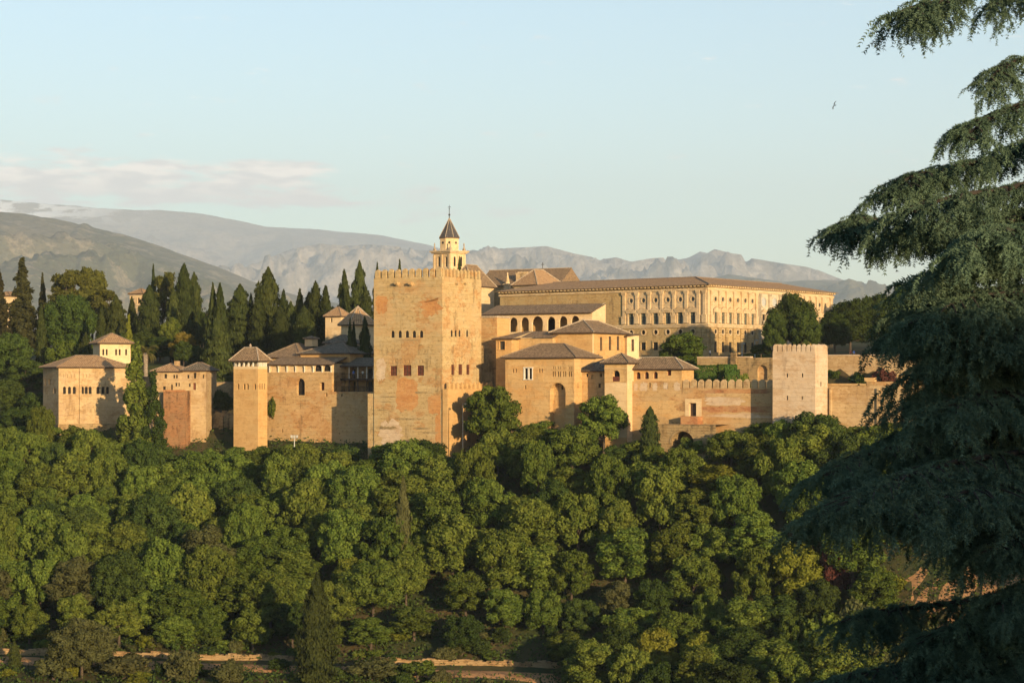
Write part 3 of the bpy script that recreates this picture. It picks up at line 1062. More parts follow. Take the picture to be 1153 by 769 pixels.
# roofed blocks behind
f3 = Fr(338, b=15.5, base=440)
T = f3.thing('palace_building', 'palace block with a broad low tiled roof directly behind the slim tower', 'building')
shell(T, f3, f3.x(300), 0, 11, -4, f3.z(402), M['earth'])
hip(T, f3.x(300), 0, 0, 11, f3.z(402), f3.z(387, 0, 6), .6, 'roof', 'ridge_dull')
part_box('chimney', T, M['earth'], (f3.x(321, 3), f3.x(326, 3), 3, 4.2, f3.z(396, -3, 3), f3.z(391, -3, 3)))
f4 = Fr(394, b=15, base=440)
T = f4.thing('palace_building', 'palace block with a tall square chimney on its grey tiled roof', 'building')
shell(T, f4, f4.x(338), 0, 12, -4, f4.z(397.5), M['plaster'])
hip(T, f4.x(338), 0, 0, 12, f4.z(397.5), f4.z(384.5, 0, 6), .6, 'roof_grey', 'ridge_dull')
X = f4.x(350.5, 6)
part_box('chimney', T, M['cream'], (X - 1, X + 1, 5, 7, f4.z(390, X, 6), f4.z(381.5, X, 6)))
hip(T, X - 1.1, X + 1.1, 4.9, 7.1, f4.z(381.5, X, 6), f4.z(378.8, X, 6), .2, 'roof', 'ridge_dull', .1, name='chimney_cap')

# two storey shaded timber gallery
fr = Fr(423, b=13.6, base=441)
T = fr.thing('gallery_building', 'shaded two storey gallery with slender posts tucked between long wall and tallest tower', 'building')
x0 = fr.x(373)
z1_, z2_, z3_ = fr.z(440.5, x0 / 2), fr.z(426, x0 / 2), fr.z(411.5, x0 / 2)
part_box('back_wall', T, M['earth'], (x0, 0, 3, 3.5, -2, z3_ + 1))
part_box('side_wall', T, M['earth'], (x0 - .4, x0 - .003, 0, 3.5, -2, z3_ - .1))
part_box('floor_slab', T, M['wood'], (x0, 0, -.5, 3, z2_ - .35, z2_))
part_box('floor_slab', T, M['wood'], (x0, 0, -.3, 3, z1_ - .35, z1_))
for z0, z1 in ((z1_, z2_ - .35), (z2_, z3_ - .2)):
    for px in (375.5, 384, 393.5, 403.3, 413.3, 421):
        column(T, fr.x(px), -.1, z0, z1, .13, M['white'] if z0 > z1_ + 1 else M['wood'], 'post')
    mb = MB()
    mb.box(x0, 0, -.2, -.12, z0 + .95, z0 + 1.05)
    for xx in np.arange(x0 + .2, 0, .35):
        mb.box(xx - .04, xx + .04, -.19, -.13, z0 + .02, z0 + .95)
    mb.build('railing', M['wood'], T)
    for px in (380, 389, 408):
        X = fr.x(px)
        part_box('doorway', T, M['dark'], (X - .5, X + .5, 2.9, 3.0, z0, z0 + 2.0))
shed(T, x0, 0, -.4, 4, z3_, fr.z(402.5, x0 / 2, 4), .3, 'roof_grey')

# octagonal hall and its neighbours
p = pix(403, 430, 452)
T = thing('octagonal_hall', 'octagonal hall with a steep tiled pyramid roof rising among the cypresses behind the galleries', 'building', (p.x, p.y, 0))
sc_ = 452 / FPX
mb = MB()
mb.lathe(0, 0, [(3.9, (430 - 400) * sc_), (3.9, (430 - 366) * sc_)], 8, ph=.39)
mb.build('wall', M['cream'], T)
for q in (-1.963, -1.178, -2.748):
    c_, s_ = math.cos(q), math.sin(q)
    mb = MB()
    mb.box(-.35, .35, 0, .2, (430 - 376) * sc_, (430 - 370) * sc_, 0, lambda x, y, z: (c_ * 3.62 - s_ * x + c_ * y * .2, s_ * 3.62 + c_ * x + s_ * y * .2, z))
    mb.build('window', M['dark'], T)
pyramid(T, 0, 0, 4.75, (430 - 366) * sc_, (430 - 345) * sc_, 8, 'roof_warm', 'ridge', .39)
p = pix(375, 430, 475)
T = thing('small_tower', 'small pale tower with a tiled cap half hidden among the cypresses', 'tower', (p.x, p.y, 0), -rad(30))
shell(T, Fr(377, Y=475), -2.2, 2.2, 4, 3, (430 - 356) * 475 / FPX, M['cream'], [(375, 2.4, 358, 363, 'd', 'rect')])
hip(T, -2.2, 2.2, 0, 4, (430 - 356) * 475 / FPX, (430 - 345.5) * 475 / FPX, .4, 'roof_warm', 'ridge_dull')
f5 = Fr(392, Y=438, base=400)
T = f5.thing('roof_lantern', 'low row of little arches under a tiled roof below the octagonal hall', 'building')
shell(T, f5, f5.x(366), 0, 5, -1, f5.z(386), M['cream'], [(x, 2.6, 387, 391.5, 'd', 'arch') for x in (369, 373.5, 378, 382.5, 387)], depth=.3)
hip(T, f5.x(366), 0, 0, 5, f5.z(386), f5.z(377), .5, 'roof_grey', 'ridge_dull')

# ------------------------------------------------------------------ palace at far left
fr = Fr(66, Y=440, th=-30, base=480)
T = fr.thing('garden_palace', 'weathered palace block with two rows of small arched windows above the poplars', 'building')
x1, yl = fr.x(146), fr.y(48.5)
w = [(x, 2.0, 421, 425.3, 'b', 'arch') for x in (71, 75.2, 79.4, 83.4)] + [(x, 2.0, 421, 425.3, 'b', 'arch') for x in (93, 96.6, 100.4)]
w += [(x, 3.3, 435.3, 443.5, 'd', 'arch') for x in (72.6, 78.2, 83.7, 92.8, 97.1, 101.5, 110.2, 116, 121.2)]
lw = [(51.5, 1.6, 426, 434, 'd', 'rect'), (56, 1.8, 427, 433, 'd', 'rect'), (61.5, 2.4, 436, 443, 'd', 'arch')]
shell(T, fr, 0, x1, yl, -6, fr.z(413), M['pinkwall'], w, left=lw, depth=.4)
part_box('wall_pier', T, M['pinkwall'], (fr.x(89), fr.x(91.5), -.35, .02, -6, fr.z(414, fr.x(90))))
part_box('footing', T, M['rough'], (-.4, x1, -.9, -.01, -6, fr.z(477.5)))
hip(T, 0, x1, 0, yl, fr.z(413), fr.z(400.5, x1 / 2, yl / 2), .7, 'roof_warm', 'ridge_dull')
f6 = Fr(112.5, Y=452, th=-25, base=415)
T = f6.thing('lookout_tower', 'small square roof tower with four windows standing behind the weathered garden palace', 'tower')
x1 = f6.x(147)
shell(T, f6, 0, x1, 6.5, -8, f6.z(386), M['cream'], [(116.3, 2.0, 393, 400, 'd', 'arch'), (120.2, 2.0, 393, 400, 'd', 'arch'), (130.7, 2.0, 393, 400, 'd', 'arch'), (134.8, 2.0, 393, 400, 'd', 'arch'), (142, 2, 393, 400, 'd', 'arch')])
hip(T, 0, x1, 0, 6.5, f6.z(386), f6.z(375.5, x1 / 2, 3), .7, 'roof_warm', 'ridge_dull')

# house and brick bastion right of it
fr = Fr(206, Y=437, th=8, base=440)
T = fr.thing('garden_house', 'pinkish two storey house with a hipped tile roof and small square windows', 'house')
x0, x1 = fr.x(172.5), fr.x(232)
w = [(186.5, 3, 421, 426, 'd', 'rect'), (196, 2, 422, 426, 'd', 'rect'), (199, 2, 422, 426, 'd', 'rect'), (201.5, 1.5, 431, 435, 'd', 'rect'), (198.5, 2, 431, 435, 'd', 'rect'), (185, 3, 435, 440, 'd', 'rect'), (193.5, 2, 433, 439, 'd', 'rect'),
     (212, 2.2, 422, 426, 'd', 'rect'), (219.5, 2.8, 419.5, 426, 'd', 'rect'), (219, 3, 431, 439, 's', 'rect'), (213.5, 2, 432, 435.5, 'd', 'rect'), (229, 1.6, 422, 426, 'd', 'rect')]
shell(T, fr, x0, x1, 8, -18, fr.z(418), M['pinkwall'], w, depth=.3)
hip(T, x0, fr.x(203), 0, 8, fr.z(418), fr.z(409.5, 0, 4), .6, 'roof_warm', 'ridge_dull')
hip(T, fr.x(203) + .7, x1, -.4, 8, fr.z(416.8), fr.z(408.5, 0, 4), .5, 'roof_grey', 'ridge_dull')
X = fr.x(199.5, 3)
part_box('chimney', T, M['pinkwall'], (X - .5, X + .5, 2.5, 3.5, fr.z(412, X, 3), fr.z(406.5, X, 3)))
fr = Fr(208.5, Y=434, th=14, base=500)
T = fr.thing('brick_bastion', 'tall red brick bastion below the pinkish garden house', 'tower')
shell(T, fr, fr.x(184), 0, 9, -6, fr.z(440), M['brick_shaded'])
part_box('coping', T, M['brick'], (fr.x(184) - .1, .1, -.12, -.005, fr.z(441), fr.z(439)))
fr = Fr(262, Y=440, th=10, base=495)
T = fr.thing('garden_wall', 'crumbling shaded wall running from the brick bastion to the slim tower', 'wall')
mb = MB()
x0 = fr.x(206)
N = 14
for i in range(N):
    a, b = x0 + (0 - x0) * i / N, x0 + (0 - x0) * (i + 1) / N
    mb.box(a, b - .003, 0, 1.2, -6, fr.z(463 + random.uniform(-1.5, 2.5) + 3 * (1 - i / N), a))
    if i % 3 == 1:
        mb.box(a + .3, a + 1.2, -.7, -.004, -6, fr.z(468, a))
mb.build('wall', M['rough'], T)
fr = Fr(150, Y=447, th=-10, base=470)
T = fr.thing('garden_wall', 'low terrace wall behind the tall poplar between garden palace and pinkish house', 'wall')
part_box('wall', T, M['rough'], (0, fr.x(190), 0, .8, -4, fr.z(425)))
part_box('coping', T, M['ridge_dull'], (-.1, fr.x(190) + .1, -.1, .9, fr.z(425) + .003, fr.z(425) + .2))
fr = Fr(262, Y=462, th=5, base=440)
T = fr.thing('garden_wall', 'upper garden terrace wall under the dark cypresses behind the pinkish house', 'wall')
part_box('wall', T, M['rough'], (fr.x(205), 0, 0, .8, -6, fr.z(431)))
part_box('coping', T, M['ridge_dull'], (fr.x(205) - .1, .1, -.1, .9, fr.z(431) + .003, fr.z(431) + .2))

# tower far among the trees
fr = Fr(160.5, Y=560, th=28, base=360)
T = fr.thing('convent_tower', 'distant square tower with tiled cap rising out of the wooded hilltop', 'tower')
x0, y1 = fr.x(146), fr.y(171)
shell(T, fr, x0, 0, 4.5, -10, fr.z(330.5), M['cream'], [(152.5, 2.4, 335, 342, 'b', 'arch'), (156, 2.4, 335, 342, 'd', 'arch')], depth=.3)
part_box('string_band', T, M['ridge'], (x0 - .1, .1, -.12, -.004, fr.z(345), fr.z(344)))
part_box('string_band', T, M['ridge'], (x0 - .1, .1, -.12, -.004, fr.z(332.5), fr.z(331.7)))
hip(T, x0, 0, 0, 4.5, fr.z(330.5), fr.z(325, x0 / 2, 2), .4, 'roof_warm', 'ridge_dull')
for (px, py0, py1, w_, Y, lab) in ((226, 358, 371, 10, 540, 'sliver of a yellow house glimpsed between the hilltop trees at left'), (3, 333, 352, 16, 545, 'pale house front glimpsed behind the fir at left edge')):
    fr = Fr(px + w_ / 2, Y=Y, th=20, base=py1)
    T = fr.thing('house', lab, 'house')
    shell(T, fr, fr.x(px - w_ / 2), 0, 6, -6, fr.z(py0), M['cream'], [(px, 2, py0 + 3, py0 + 7, 'd', 'rect')])
    hip(T, fr.x(px - w_ / 2), 0, 0, 6, fr.z(py0), fr.z(py0 - 5), .4, 'roof_warm', 'ridge_dull')

# ------------------------------------------------------------------ buildings right of the tall tower
fr = Fr(559.5, b=17.5, base=450)
T = fr.thing('masonry_block', 'rough stone block with a flat top between the tallest tower and loggia', 'building')
shell(T, fr, fr.x(538), 0, fr.y(573.5), -6, fr.z(355.5), M['earth'], [(562, 5.2, 0, 0, 'd', 'rect')][:0])
part_box('coping', T, M['ridge'], (fr.x(538), .12, -.12, -.004, fr.z(355.5) - .4, fr.z(355.5)), (.004, .12, 0, fr.y(573.5), fr.z(355.5) - .4, fr.z(355.5)))
part_box('rough_facing', T, M['rough'], (fr.x(538), -.02, -.12, -.004, -6, fr.z(392)))
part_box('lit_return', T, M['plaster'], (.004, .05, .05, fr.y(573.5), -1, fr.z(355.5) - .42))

fr = Fr(576, b=14.5, base=440)
T = fr.thing('palace_building', 'small ochre block with one square window below the long arched loggia', 'building')
shell(T, fr, fr.x(558.5), 0, 4.5, -4, fr.z(381), M['plaster'], [(565.5, 6.6, 384.2, 393.8, 'g', 'rect')], frame=.12)
zz = fr.z(381)
part_box('rear_wing', T, M['mexuar'], (.05, fr.x(625, 4), 3.0, 8, -4, fr.z(381, 4, 4)))
mb = MB()
xl, xr = fr.x(555), fr.x(628, 4)
roof_face(mb, [(xl, -.6, zz), (.7, -.6, zz), (.7, 7.5, fr.z(373, 0, 7.5)), (xl + 3, 7.5, fr.z(373, 0, 7.5))])
roof_face(mb, [(.7, 2.4, fr.z(380.3, 0, 2.4)), (xr, 2.4, fr.z(380.3, xr, 2.4)), (xr, 7.5, fr.z(373, 0, 7.5)), (.7, 7.5, fr.z(373, 0, 7.5))])
roof_face(mb, [(xl, 7.5, zz), (xl, -.6, zz), (xl + 3, 7.5, fr.z(373, 0, 7.5))])
mb.poly([(xl, -.6, zz - .2), (.7, -.6, zz - .2), (.7, -.6, zz), (xl, -.6, zz)], 1)
mb.poly([(.7, -.6, zz - .2), (.7, 2.4, zz - .2), (.7, 2.4, fr.z(380.3, 0, 2.4)), (.7, -.6, zz)], 1)
mb.build('roof', [M['roof'], M['wood']], T)

fr = Fr(664, b=30, base=400)
T = fr.thing('arched_loggia', 'long tile roofed loggia of six round arches above the ochre palace blocks', 'building')
x0 = fr.x(560)
z0, z1 = fr.z(373.5, fr.x(600)), fr.z(354.5, fr.x(600))
arches = [(578, 9, 357.5, 374, 'o', 'arch'), (590.8, 9.2, 357.2, 374, 'o', 'arch'), (605, 12.5, 356, 374, 'o', 'arch'), (620.5, 9.2, 356.6, 374, 'o', 'arch'), (634, 9.2, 356, 374, 'o', 'arch'), (647.5, 9.2, 355.6, 374, 'o', 'arch')]
ops = px_ops(fr, 'F', arches)
mb = MB()
ztop = fr.z(351.5)
plane_wall(mb, TF(), x0, 0, z0 - 4, ztop, [(o[0], o[1], o[2], z0, o[4]) for o in ops])
plane_wall(mb, TR(), 0, 5, z0 - 4, ztop, [])
mb.build('arcade_wall', M['cream'], T, weld=True)
for o in ops:
    add_window(T, TF(), (o[0], o[1], o[2], z0, o[4]), M['cream'], 'o', .5, pname='arch')
part_box('back_wall', T, M['plaster'], (x0, -.05, 4.5, 5, z0 - 4, ztop))
part_box('floor', T, M['plaster'], (x0, -.05, .5, 4.45, z0 - .4, z0))
X = fr.x(608.5)
part_box('doorway', T, M['dark'], (X - 1, X + 1, 4.35, 4.49, z0, z0 + 2.7))
for px in (584.3, 598, 612.6, 627.2, 640.8):
    column(T, fr.x(px), .25, z0, fr.z(364, fr.x(px)), .17)
shed(T, x0 - 3, 0, 0, 6, ztop + .15, fr.z(341.5, 0, 6), .6, 'roof')
mb = MB()
mb.poly([(.55, -.3, ztop - .3), (.55, 6, ztop - .3), (.55, 6, fr.z(341.2, 0, 6))])
mb.poly([(.05, -.3, ztop - .3), (.05, 6, ztop - .3), (.05, 6, fr.z(341.2, 0, 6))])
mb.poly([(.05, -.3, ztop - .3), (.55, -.3, ztop - .3), (.55, 6, fr.z(341.2, 0, 6)), (.05, 6, fr.z(341.2, 0, 6))])
mb.poly([(.05, 6, ztop - 3), (.55, 6, ztop - 3), (.55, 6, fr.z(341.2, 0, 6)), (.05, 6, fr.z(341.2, 0, 6))])
mb.box(.05, .55, 0, 6, ztop - 5, ztop - .3)
mb.build('gable_wall', M['cream'], T)

fr = Fr(667, b=19, base=440)
T = fr.thing('palace_hall', 'hip roofed ochre hall whose bright side wall has three tall narrow windows', 'building')
x0, y1 = fr.x(622.5), fr.y(706)
rw = [(677, 2.7, 379.5, 395, 'w', 'rect'), (687, 2.9, 378.8, 394.5, 'w', 'rect'), (696, 2.9, 378.6, 394.5, 'w', 'rect'), (674, 2, 399, 403.5, 'd', 'rect')]
zw = fr.z(374)
shell(T, fr, x0, 0, y1, -4, zw, M['plaster'], [], rw, depth=.35)
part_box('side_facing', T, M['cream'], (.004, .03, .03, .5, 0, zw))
hip(T, x0, 0, 0, y1, zw, fr.z(360.5, x0 / 2, 4), .7, 'roof', 'ridge')
fr2 = Fr(706.5, b=19 + 9.5, base=440)
T = fr2.thing('palace_building', 'narrow bright annexe with one tall window joined to the hip roofed hall', 'building')
fa = Fr(706, Y=fr.p.y + fr.v.y * y1 - 1.5, th=52, base=440)
T.location = (fa.p.x, fa.p.y, fa.zb)
T.rotation_euler = (0, 0, -rad(52))
shell(T, fa, -4, 0, fa.y(719.5), -4, fa.z(378), M['cream'], [], [(712.5, 3, 382, 395.5, 'w', 'rect')], depth=.35)
shed(T, -4, 0, 0, fa.y(719.5), fa.z(378), fa.z(376, 0, 4), .4, 'roof')
part_box('terrace_parapet', T, M['cream'], (.1, .9, -2, fa.y(737), -4, fa.z(402)))

# front block with the deep arched niche
fr = Fr(646.5, b=8, base=475)
T = fr.thing('palace_building', 'broad red ochre block with a tall arched niche and one white framed double window', 'building')
x0 = fr.x(569)
zw = fr.z(402)
fo = [(592.5, 3.9, 414.5, 426.8, 'd', 'rect'), (597.3, 3.9, 414.5, 426.8, 'd', 'rect'), (578, 1.4, 415, 419.5, 'd', 'arch'), (581, 1.4, 415, 419.5, 'd', 'arch'),
      (607.5, 1.4, 415, 419.5, 'd', 'arch'), (610.3, 1.4, 415, 419.5, 'd', 'arch'), (591.7, 1.6, 433.5, 438, 'd', 'rect')]
fo += [(x, 1.5, 417.8, 424.2, 'd', 'arch') for x in (622.6, 624.8, 628.4, 630.6, 634.5, 636.7, 640.8, 643)]
fo += [(x, 1.0, 412.3, 415.8, 'd', 'arch') for x in (623, 625, 628.6, 630.6, 635, 637, 641, 643)]
niche = px_ops(fr, 'F', [(628, 17.5, 431, 474, 'o', 'arch')])[0]
mb = MB()
fops = px_ops(fr, 'F', fo)
nz = (niche[0], niche[1], niche[2], -8, niche[4])
plane_wall(mb, TF(), x0, 0, -8, zw, fops + [nz])
plane_wall(mb, TR(), 0, 9, -8, zw, px_ops(fr, 'R', [(650.8, 1.3, 431.5, 437, 'd', 'rect')]))
plane_wall(mb, TL(x0), 0, 9, -8, zw, [])
mb.build('wall', M['mexuar'], T, weld=True)
for i, o in enumerate(fops):
    add_window(T, TF(), o, M['mexuar'] if i > 1 else M['white'], o[5], .4, .16 if i < 2 else 0, M['white'])
for o in px_ops(fr, 'R', [(650.8, 1.3, 431.5, 437, 'd', 'rect')]):
    add_window(T, TR(), o, M['mexuar'], 'd', .4)
nw = add_window(T, TF(), nz, M['mexuar'], 'o', 1.5, pname='arched_niche')
mb = MB()
slit = px_ops(fr, 'F', [(629, 2, 433, 438.5, 'd', 'rect')])
plane_wall(mb, TF(1.48), niche[1] - niche[2] / 2 - .2, niche[1] + niche[2] / 2 + .2, -8, niche[4] + .2, slit)
mb.build('niche_back', M['mexuar'], nw)
add_window(T, TF(1.48), slit[0], M['mexuar'], 'd', .3)
part_box('blind_panel', T, M['plaster'], (fr.x(606), fr.x(611.5), -.05, -.003, fr.z(429), fr.z(420.5)))
hip(T, x0, 0, 0, 10, zw, fr.z(386.8, 0, 5), .7, 'roof', 'ridge_dull')

fr = Fr(683, b=11.2, base=475)
T = fr.thing('palace_building', 'recessed shaded wall with two tiny windows between arched niche block and turret', 'building')
x0 = fr.x(648)
shell(T, fr, x0, 0, 6, -8, fr.z(417.5), M['mexuar'], [(661, 2.2, 420.5, 424.5, 'd', 'rect'), (676.5, 2.2, 420.5, 424.5, 'd', 'rect'), (667.8, 4.2, 421.5, 427, 'b', 'arch'), (675, 2.4, 431.8, 436.5, 'd', 'rect')])
hip(T, fr.x(654), 0 + 1, 0, 7, fr.z(417.3), fr.z(405, 0, 3.5), .5, 'roof_grey', 'ridge_dull')

fr = Fr(706, b=7.8, base=475)
T = fr.thing('turret', 'small square turret with pointed tile cap and one arched balcony window', 'tower')
x0 = fr.x(680.7)
y1 = 3.8
zw = fr.z(408.3)
shell(T, fr, x0, 0, y1, -8, zw, M['mexuar'], [(693.7, 8.2, 417, 429.5, 'd', 'arch'), (698.7, 1.2, 433, 437, 'd', 'rect')], depth=1.0)
X = fr.x(693.7)
part_box('balcony_rail', T, M['shutter'], (X - .75, X + .75, .1, .2, fr.z(429.5), fr.z(424)))
part_box('string_band', T, M['cream'], (x0 - .05, .05, -.07, -.004, fr.z(415.2), fr.z(414.4)))
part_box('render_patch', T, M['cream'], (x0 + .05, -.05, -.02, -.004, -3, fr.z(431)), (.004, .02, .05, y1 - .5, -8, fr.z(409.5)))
hip(T, x0, 0, 0, 4.8, zw, fr.z(398, x0 / 2, 2.4), .7, 'roof', 'ridge_dull')

fr = Fr(767.5, b=10.6, base=475)
T = fr.thing('palace_building', 'low tile roofed wing with three arched windows standing on the battlement wall', 'building')
x0, y1 = fr.x(707), fr.y(781)
fo = [(718.6, 5, 418.8, 426.8, 's', 'arch'), (728, 5, 418.6, 426.6, 's', 'arch'), (738, 5, 418.4, 426.4, 's', 'arch'), (753.3, 4.8, 415.8, 422.8, 's', 'rect')]
zw = fr.z(415)
shell(T, fr, x0, 0, y1, -4, zw, M['mexuar'], fo, [])
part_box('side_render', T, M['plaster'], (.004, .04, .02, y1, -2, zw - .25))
hip(T, x0 - 1, 0, 0, y1, zw, fr.z(402.5, 0, y1 / 2), .7, 'roof', 'ridge')

fr = Fr(871, b=10, base=476)
T = fr.thing('battlement_wall', 'long brick and plaster battlement wall with a small doorway between turret and pale tower', 'wall')
x0 = fr.x(706)
zt = fr.z(437)
xw = fr.x(768)
fo = px_ops(fr, 'F', [(731.6, 1.8, 430.8, 436, 'd', 'rect'), (751.5, 1.4, 433.5, 437, 'd', 'rect'), (764, 1.4, 432.5, 437, 'd', 'rect')]) + px_ops(fr, 'F', [(780, 7.8, 454, 468.5, 'w', 'rect')])
mb = MB()
zt2 = fr.z(429, xw)
plane_wall(mb, TF(), x0, xw, -10, zt2, fo)
plane_wall(mb, TF(), xw, 0, -10, zt, fo)
mb.poly([(x0, 0, zt2), (xw, 0, zt2), (xw, .55, zt2), (x0, .55, zt2)])
mb.poly([(xw, 0, zt), (0, 0, zt), (0, 1.4, zt), (xw, 1.4, zt)])
mb.poly([(xw, 0, zt), (xw, .55, zt), (xw, .55, zt2), (xw, 0, zt2)])
mb.poly([(xw, 1.4, zt), (0, 1.4, zt), (0, 1.4, -10), (xw, 1.4, -10)])
mb.build('wall', M['earth'], T, weld=True)
for o in fo[:-1]:
    add_window(T, TF(), o, M['earth'], o[5], .4)
add_window(T, TF(), fo[-1], M['cream'], 'w', .6, pname='doorway')
X0, X1 = fr.x(771.5), fr.x(790)
part_box('door_surround', T, M['cream'], (X0, fr.x(776), -.06, -.003, fr.z(471), fr.z(449.5)), (fr.x(784), X1, -.06, -.003, fr.z(471), fr.z(449.5)), (fr.x(776) + .003, fr.x(784) - .003, -.06, -.003, fr.z(454) + .003, fr.z(449.5)))
blotch(T, fr, 792, 866, 438, 443, 'brick', 5, .1, name='brick_band')
blotch(T, fr, 792, 866, 457.5, 464, 'brick', 6, .15, name='brick_band')
blotch(T, fr, 714, 768, 452, 470, 'mexuar', 8, .15, name='wall_patch')
blotch(T, fr, 794, 837, 447, 456.5, 'pale', 3, .08)
blotch(T, fr, 800, 864, 466, 470, 'pale', 4, .3)
part_box('door_step', T, M['brick'], (fr.x(772), fr.x(791), -2.2, -.004, -10, fr.z(469.5)))
for pxa, pxb, a, b in ((714, 718, 432, 440), (720.5, 729, 431, 440), (735, 740, 431, 440), (747, 752, 431, 438), (759, 766, 430.5, 439)):
    blotch(T, fr, pxa, pxb, a, b, 'pale', int(pxa), .14, -.016)
crenels(T, TF(), xw, 0, 12, zt, 1.15, .8, .55, M['pinkwall'], .45)

# ruined arch at the foot of the wall
fr = Fr(806, b=4, base=500)
T = fr.thing('stone_arch', 'ruined stone arch opening into shadow below the little doorway', 'arch')
x0 = fr.x(738)
ops = px_ops(fr, 'F', [(769, 25, 485.5, 500, 'o', 'arch')])
o = ops[0]
mb = MB()
zt = fr.z(478.5)
plane_wall(mb, TF(), x0, 0, -9, zt, [(o[0], o[1], o[2], -9, o[4])])
mb.poly([(x0, 0, zt), (0, 0, zt), (0, 6, zt), (x0, 6, zt)])
mb.build('wall', M['rough'], T, weld=True)
add_window(T, TF(), (o[0], o[1], o[2], -9, o[4]), M['rough'], 'o', 5, pname='vault')
mb = MB()
n = 14
pts, zs = outline('arch', o[1], o[2], -9, o[4], n)
pts2, _ = outline('arch', o[1], o[2] + .9, -9, o[4] + .45, n)
for i in range(2, len(pts) - 1):
    mb.poly([(pts[i][0], -.12, pts[i][1]), (pts[i + 1][0], -.12, pts[i + 1][1]), (pts2[i + 1][0], -.12, pts2[i + 1][1]), (pts2[i][0], -.12, pts2[i][1])])
    mb.poly([(pts[i][0], -.12, pts[i][1]), (pts[i + 1][0], -.12, pts[i + 1][1]), (pts[i + 1][0], .3, pts[i + 1][1]), (pts[i][0], .3, pts[i][1])])
mb.build('arch_ring', M['rough'], T)

# pale tower at the right
fr = Fr(918, b=6.3, base=471)
T = fr.thing('stone_tower', 'pale crenellated square tower at the cedar end of the battlement wall', 'tower')
x0 = fr.x(870)
y1 = fr.y(932)
zt = fr.z(395.5)
fo = [(886.2, 1.9, 420.5, 424.8, 'd', 'rect'), (903.3, 1.9, 420.3, 424.8, 'd', 'rect'), (886.3, 1.7, 445.5, 450.5, 'd', 'rect'), (903, 1.6, 446, 450, 'd', 'rect')]
shell(T, fr, x0, 0, y1, -9, zt, M['pale'], fo, [(924.5, 1.4, 430, 435, 'd', 'rect')])
crenels(T, TF(), x0, 0, 9, zt, .95, .8, .55, M['pale'], .35)
crenels(T, TR(), 0, y1, 9, zt, .95, .8, .55, M['pale'], .35)
crenels(T, TL(x0), 0, y1, 9, zt, .95, .8, .55, M['pale'], .35)

fr = Fr(1090, b=12.5, base=470)
T = fr.thing('rampart_wall', 'lower ochre rampart running from the pale tower towards the cedar', 'wall')
x0 = fr.x(921)
zt = fr.z(434, fr.x(960))
part_box('wall', T, M['pinkwall'], (x0, 0, 0, 1.6, -10, zt))
part_box('coping', T, M['earth'], (x0, fr.x(975), -.2, 1.8, zt + .003, zt + .35), (fr.x(976), 0, -.12, 1.7, zt + .003, zt + .7))
part_box('parapet_block', T, M['mexuar'], (fr.x(973), fr.x(984), 0.1, 1.4, zt + .703, zt + 1.4), (fr.x(1010), fr.x(1037), 0.1, 1.4, zt + .703, zt + 1.7))
part_box('buttress', T, M['pinkwall'], (fr.x(935), fr.x(937), -.5, -.004, -10, zt - .4), (fr.x(988), fr.x(991), -.4, -.004, -10, zt - .5))

fr = Fr(1075, b=46, base=432)
T = fr.thing('terrace_wall', 'upper terrace wall below the closed parasols, behind the pale tower', 'wall')
x0 = fr.x(925)
zt = fr.z(400.5, fr.x(960))
part_box('wall', T, M['pinkwall'], (x0, 0, 0, 1.2, -6, zt))
part_box('coping', T, M['pale'], (x0, 0, -.15, 1.35, zt + .003, zt + .22))
fr = Fr(872, b=42, base=430)
T = fr.thing('terrace_wall', 'old retaining wall with a blind arch behind the battlement wall', 'wall')
x0 = fr.x(785)
zt = fr.z(402.5)
ops = px_ops(fr, 'F', [(858.5, 11, 411, 428, 'd', 'arch'), (814, 1.5, 410, 413, 'd', 'rect'), (803, 1.5, 416, 418, 'd', 'rect')])
mb = MB()
plane_wall(mb, TF(), x0, 0, -5, zt, ops)
mb.poly([(x0, 0, zt), (0, 0, zt), (0, 1.2, zt), (x0, 1.2, zt)])
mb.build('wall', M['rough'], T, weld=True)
for o in ops:
    add_window(T, TF(), o, M['earth'], 'b' if o[2] > 1 else 'd', 1.2, pname='niche')
part_box('coping', T, M['pale'], (x0, fr.x(845), -.1, 1.3, zt + .003, zt + .25))
part_box('pier', T, M['rough'], (fr.x(824), fr.x(830), -.6, -.004, -5, zt + 1))

# ------------------------------------------------------------------ the big renaissance palace
fr = Fr(797, Y=485, th=38, base=402)
T = fr.thing('renaissance_palace', 'huge two storey golden stone palace with pilasters, round windows and low tile roof', 'palace')
x0, y1 = fr.x(563), fr.y(938)
zc = fr.z(322)
zs = fr.z(364.6)
zc0 = fr.z(326.5)
FW = [710.7, 724.5, 738.3, 752, 766, 780.2]
RB1 = [805.5, 813.8, 822, 830.7, 839, 847]
RP = [859.5, 871.5, 883.5]
RB2 = [895, 902.5, 909.5, 916, 922.5, 929]


def uF(px, py):
    X = fr.x(px)
    return X, fr.z(py, X)


